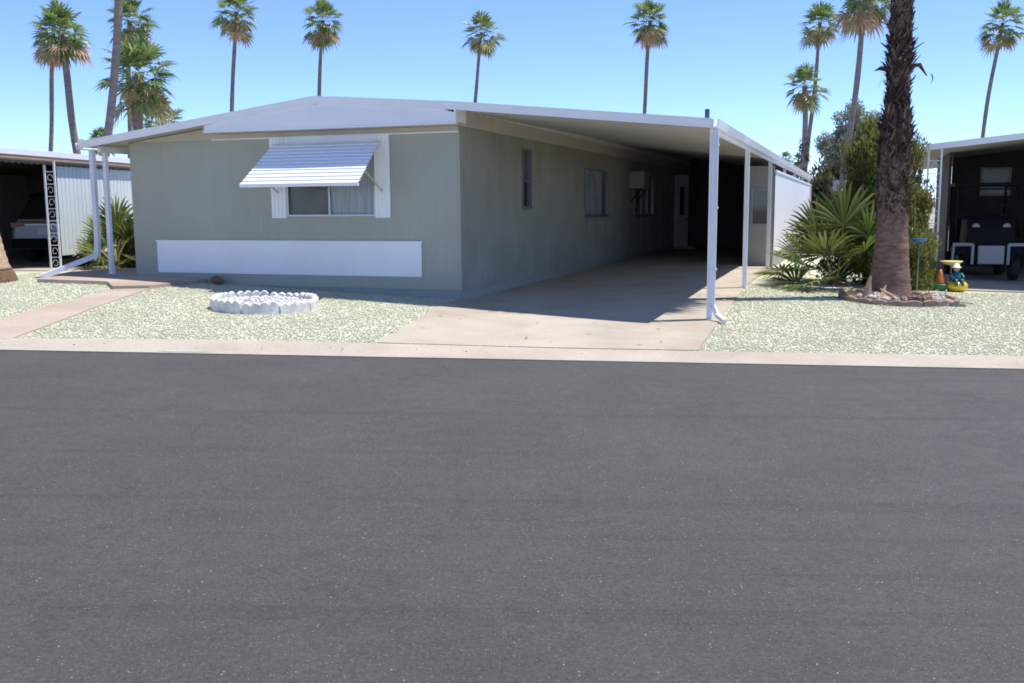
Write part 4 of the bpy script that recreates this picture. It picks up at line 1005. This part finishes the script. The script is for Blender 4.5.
b = MB(); slab2(b,0,4.6,-.0,.018,rt(0)+.01,rt(4.6)+.01,.125); slab2(b,4.6,8.2,0,.018,rt(4.6)+.01,rt(4.6)+.36,.125); slab2(b,8.2,11.8,0,.018,rt(4.6)+.36,rt(4.6)+.01,.125); b.box(-.035,-.002,0,16,2.67,2.81); b.build('fascia', 'white', rn)
b = MB(); b.box(4.7,11.7,.5,.6,.1,3.2); b.box(4.7,4.8,.6,22,.1,3.2); b.box(11.6,11.7,.6,22,.1,3.2); b.build('wall', 'shedwall', rn)
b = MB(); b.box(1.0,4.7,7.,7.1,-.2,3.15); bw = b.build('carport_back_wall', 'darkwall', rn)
for x0,x1,z0,z1 in ((1.7,2.45,1.75,2.5),):
    b = MB(); b.box(x0,x1,6.975,6.998,z0,z0+.06); b.box(x0,x1,6.975,6.998,z1-.06,z1); b.box(x0,x0+.06,6.975,6.998,z0+.06,z1-.06); b.box(x1-.06,x1,6.975,6.998,z0+.06,z1-.06); wo = b.build('window', 'shedwall', rn)
    b = MB(); b.box(x0+.06,x1-.06,6.985,6.995,z0+.06,z1-.06); b.build('pane', 'curtain2', wo)
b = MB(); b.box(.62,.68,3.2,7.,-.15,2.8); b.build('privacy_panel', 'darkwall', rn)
lattice_post(rn, .10, .14, rg(.10,.14)+.0, 2.69, .25); 
for y in (5,10,15):
    b = MB(); b.bar((.07,y,rg(.07,y)),(.07,y,2.71),.08,.08,(0,1,0)); b.build('carport_post', 'white', rn)
rows = [[tuple(to_w(rn,-.55,-.98))[:2], (10.2,19.42), tuple(to_w(rn,4.6,-.2))[:2]], [tuple(to_w(rn,-.2,7))[:2], tuple(to_w(rn,2,7))[:2], tuple(to_w(rn,4.6,7))[:2]]]
patch('neighbour_driveway', rows, 'concrete', .03, n=8, sub=8)
# utility cart, front towards us
cp = to_w(rn, 1.42, 1.55); kart = empty('utility_cart', (cp.x,cp.y,g(cp.x,cp.y)+.03), -YAW*.9, 'black and white utility cart parked in the right carport with roof on', 'golf cart'); kart.scale = (.86,1,1)
def wheel(parent, x, y, r, w):
    b = MB(); b.lathe([(r*.55,-w/2),(r*.92,-w/2),(r,-w*.3),(r,w*.3),(r*.92,w/2),(r*.55,w/2)], (0,0,0), 20); b.v = [(x+z_,y+x_,r+y_) for x_,y_,z_ in b.v]; o = b.build('wheel', 'rubber', parent)
    b = MB(); b.lathe([(.02,-w*.4),(r*.55,-w*.45),(r*.55,w*.45),(.02,w*.4)], (0,0,0), 14); b.v = [(x+z_,y+x_,r+y_) for x_,y_,z_ in b.v]; b.build('rim', 'steel', o)
for x in (-.62,.62):
    for y in (.35,2.15): wheel(kart, x, y, .29, .22)
b = MB(); loft(b, [carsec(.05,.58,.42,1.16,.54,.05),carsec(.2,.62,.38,1.34,.58,.06),carsec(.75,.64,.34,1.38,.60,.06)]); b.build('cowl', 'black', kart, bevel=.02)
b = MB(); b.box(-.62,.62,.75,2.6,.34,.50); b.build('chassis', 'black', kart)
b = MB(); b.box(-.58,.58,1.35,1.8,.5,.82); b.box(-.58,.58,1.75,1.9,.82,1.35); b.build('seat', 'black', kart, bevel=.04)
b = MB(); b.box(-.30,.32,-.05,.055,.37,.78); b.build('front_panel', 'cartwhite', kart, bevel=.02)
for s_ in (-1,1):
    b = MB(); b.bar((s_*.84,.05,.80),(s_*.42,.02,.80),.07,.07); b.bar((s_*.42,.02,.81),(s_*.42,.02,.36),.07,.07,(0,1,0)); b.bar((s_*.86,.05,.84),(s_*.89,.05,.28),.05,.05,(0,1,0)); b.build('fender_guard', 'cartwhite', kart, bevel=.008)
    b = MB(); b.prism([(s_*.46,.62),(s_*.84,.60),(s_*.84,.74),(s_*.46,.76)], 'y', .06, .7); b.build('fender', 'black', kart)
    b = MB(); b.lathe([(.02,0),(.075,.01),(.08,.03),(.06,.05)], (0,0,0), 16, sx=1.25); b.v = [(s_*.36+x_, .10-z_*.6, 1.19+y_) for x_,y_,z_ in b.v]; b.build('headlight', 'cartwhite', kart)
    b = MB(); b.tube([(s_*.74,.55,.95),(s_*.72,.72,1.75),(s_*.70,.85,2.06),(s_*.70,1.2,2.12),(s_*.70,2.3,2.10),(s_*.72,2.45,1.0)], .028, 8); b.build('frame_tube', 'black', kart)
b = MB(); b.box(-.84,.84,.66,2.5,2.10,2.17); b.build('roof', 'black', kart, bevel=.03)
f = MB(); f.bar((-.68,.72,1.42),(.68,.72,1.42),.03,.04); f.bar((-.66,.86,2.03),(.66,.86,2.03),.03,.04); f.bar((-.05,.70,1.66),(.55,.72,1.66),.015,.03); wf = f.build('windshield_frame', 'black', kart)
b = MB(); b.tube([(-.3+.17*math.cos(t),1.12+.06*math.sin(t),1.22+.16*math.sin(t)) for t in np.linspace(0,6.283,19)], .015, 6, cap=False); b.tube([(-.3,1.12,1.22),(-.3,.8,1.05)], .02, 6); b.build('steering_wheel', 'rubber', kart)

# ------------------------------------------------------------------ far home behind the right
fh = empty('distant_home', (13.6,50.,-.1), -YAW, 'small white roofed home far behind, showing past the shed roof', 'house')
b = MB(); b.box(0,6,0,14,.2,2.3); b.build('wall', 'shedwall', fh)
b = MB(); b.prism([(-.3,2.3),(6.3,2.3),(6.3,2.45),(3,2.85),(-.3,2.45)], 'y', -.4, 14.4); b.build('roof', 'white', fh)
b = MB(); b.box(1.,2.4,-.02,-.003,1.0,1.9); w_ = b.build('window', 'panel', fh); b = MB(); b.box(1.08,2.32,-.03,-.022,1.08,1.82); b.build('pane', 'glass', w_)

# ------------------------------------------------------------------ light, sky, camera
w = bpy.data.worlds.new('World'); S.world = w; w.use_nodes = True
nt = w.node_tree; sky = nt.nodes.new('ShaderNodeTexSky'); sky.sky_type = 'NISHITA'; sky.sun_disc = False
SE, SA = 70, 14      # sun elevation; degrees it stands behind the picture plane, to the right
sky.sun_elevation = R(SE); sky.sun_rotation = R(90-SA); sky.altitude = 3000; sky.air_density = .85; sky.dust_density = .0; sky.ozone_density = 8.0
tint = nt.nodes.new('ShaderNodeMix'); tint.data_type = 'RGBA'; tint.blend_type = 'MULTIPLY'; tint.inputs[0].default_value = 1; tint.inputs[7].default_value = (1.02,.94,.98,1)
nt.links.new(sky.outputs[0], tint.inputs[6])
bg = nt.nodes['Background']; bg.inputs[1].default_value = .15; nt.links.new(tint.outputs[2], bg.inputs[0])
sl = bpy.data.lights.new('sun', 'SUN'); sl.energy = 3.35; sl.angle = R(.53); sl.color = (1,.955,.89)
so = bpy.data.objects.new('sun', sl); COL.objects.link(so)
d = Vector((math.cos(R(SA))*math.cos(R(SE)), math.sin(R(SA))*math.cos(R(SE)), math.sin(R(SE))))
so.rotation_euler = d.to_track_quat('Z','Y').to_euler(); so.location = (20,20,40)
cam = bpy.data.cameras.new('camera'); cam.sensor_width = 36; cam.lens = 980.85/1024*36; cam.clip_end = 2000; cam.clip_start = .05
co_ = bpy.data.objects.new('camera', cam); COL.objects.link(co_)
co_.matrix_world = Matrix.Translation((0,0,1.55)) @ Matrix.Rotation(math.pi/2-.1365,4,'X') @ Matrix.Rotation(-.0072,4,'Z')
S.camera = co_
S.view_settings.view_transform = 'Standard'; S.view_settings.look = 'None'; S.view_settings.exposure = 0.85; S.view_settings.gamma = 1; S.view_settings.use_curve_mapping = False
S.cycles.filter_width = 1.75
S.render.resolution_x = 1024; S.render.resolution_y = 683
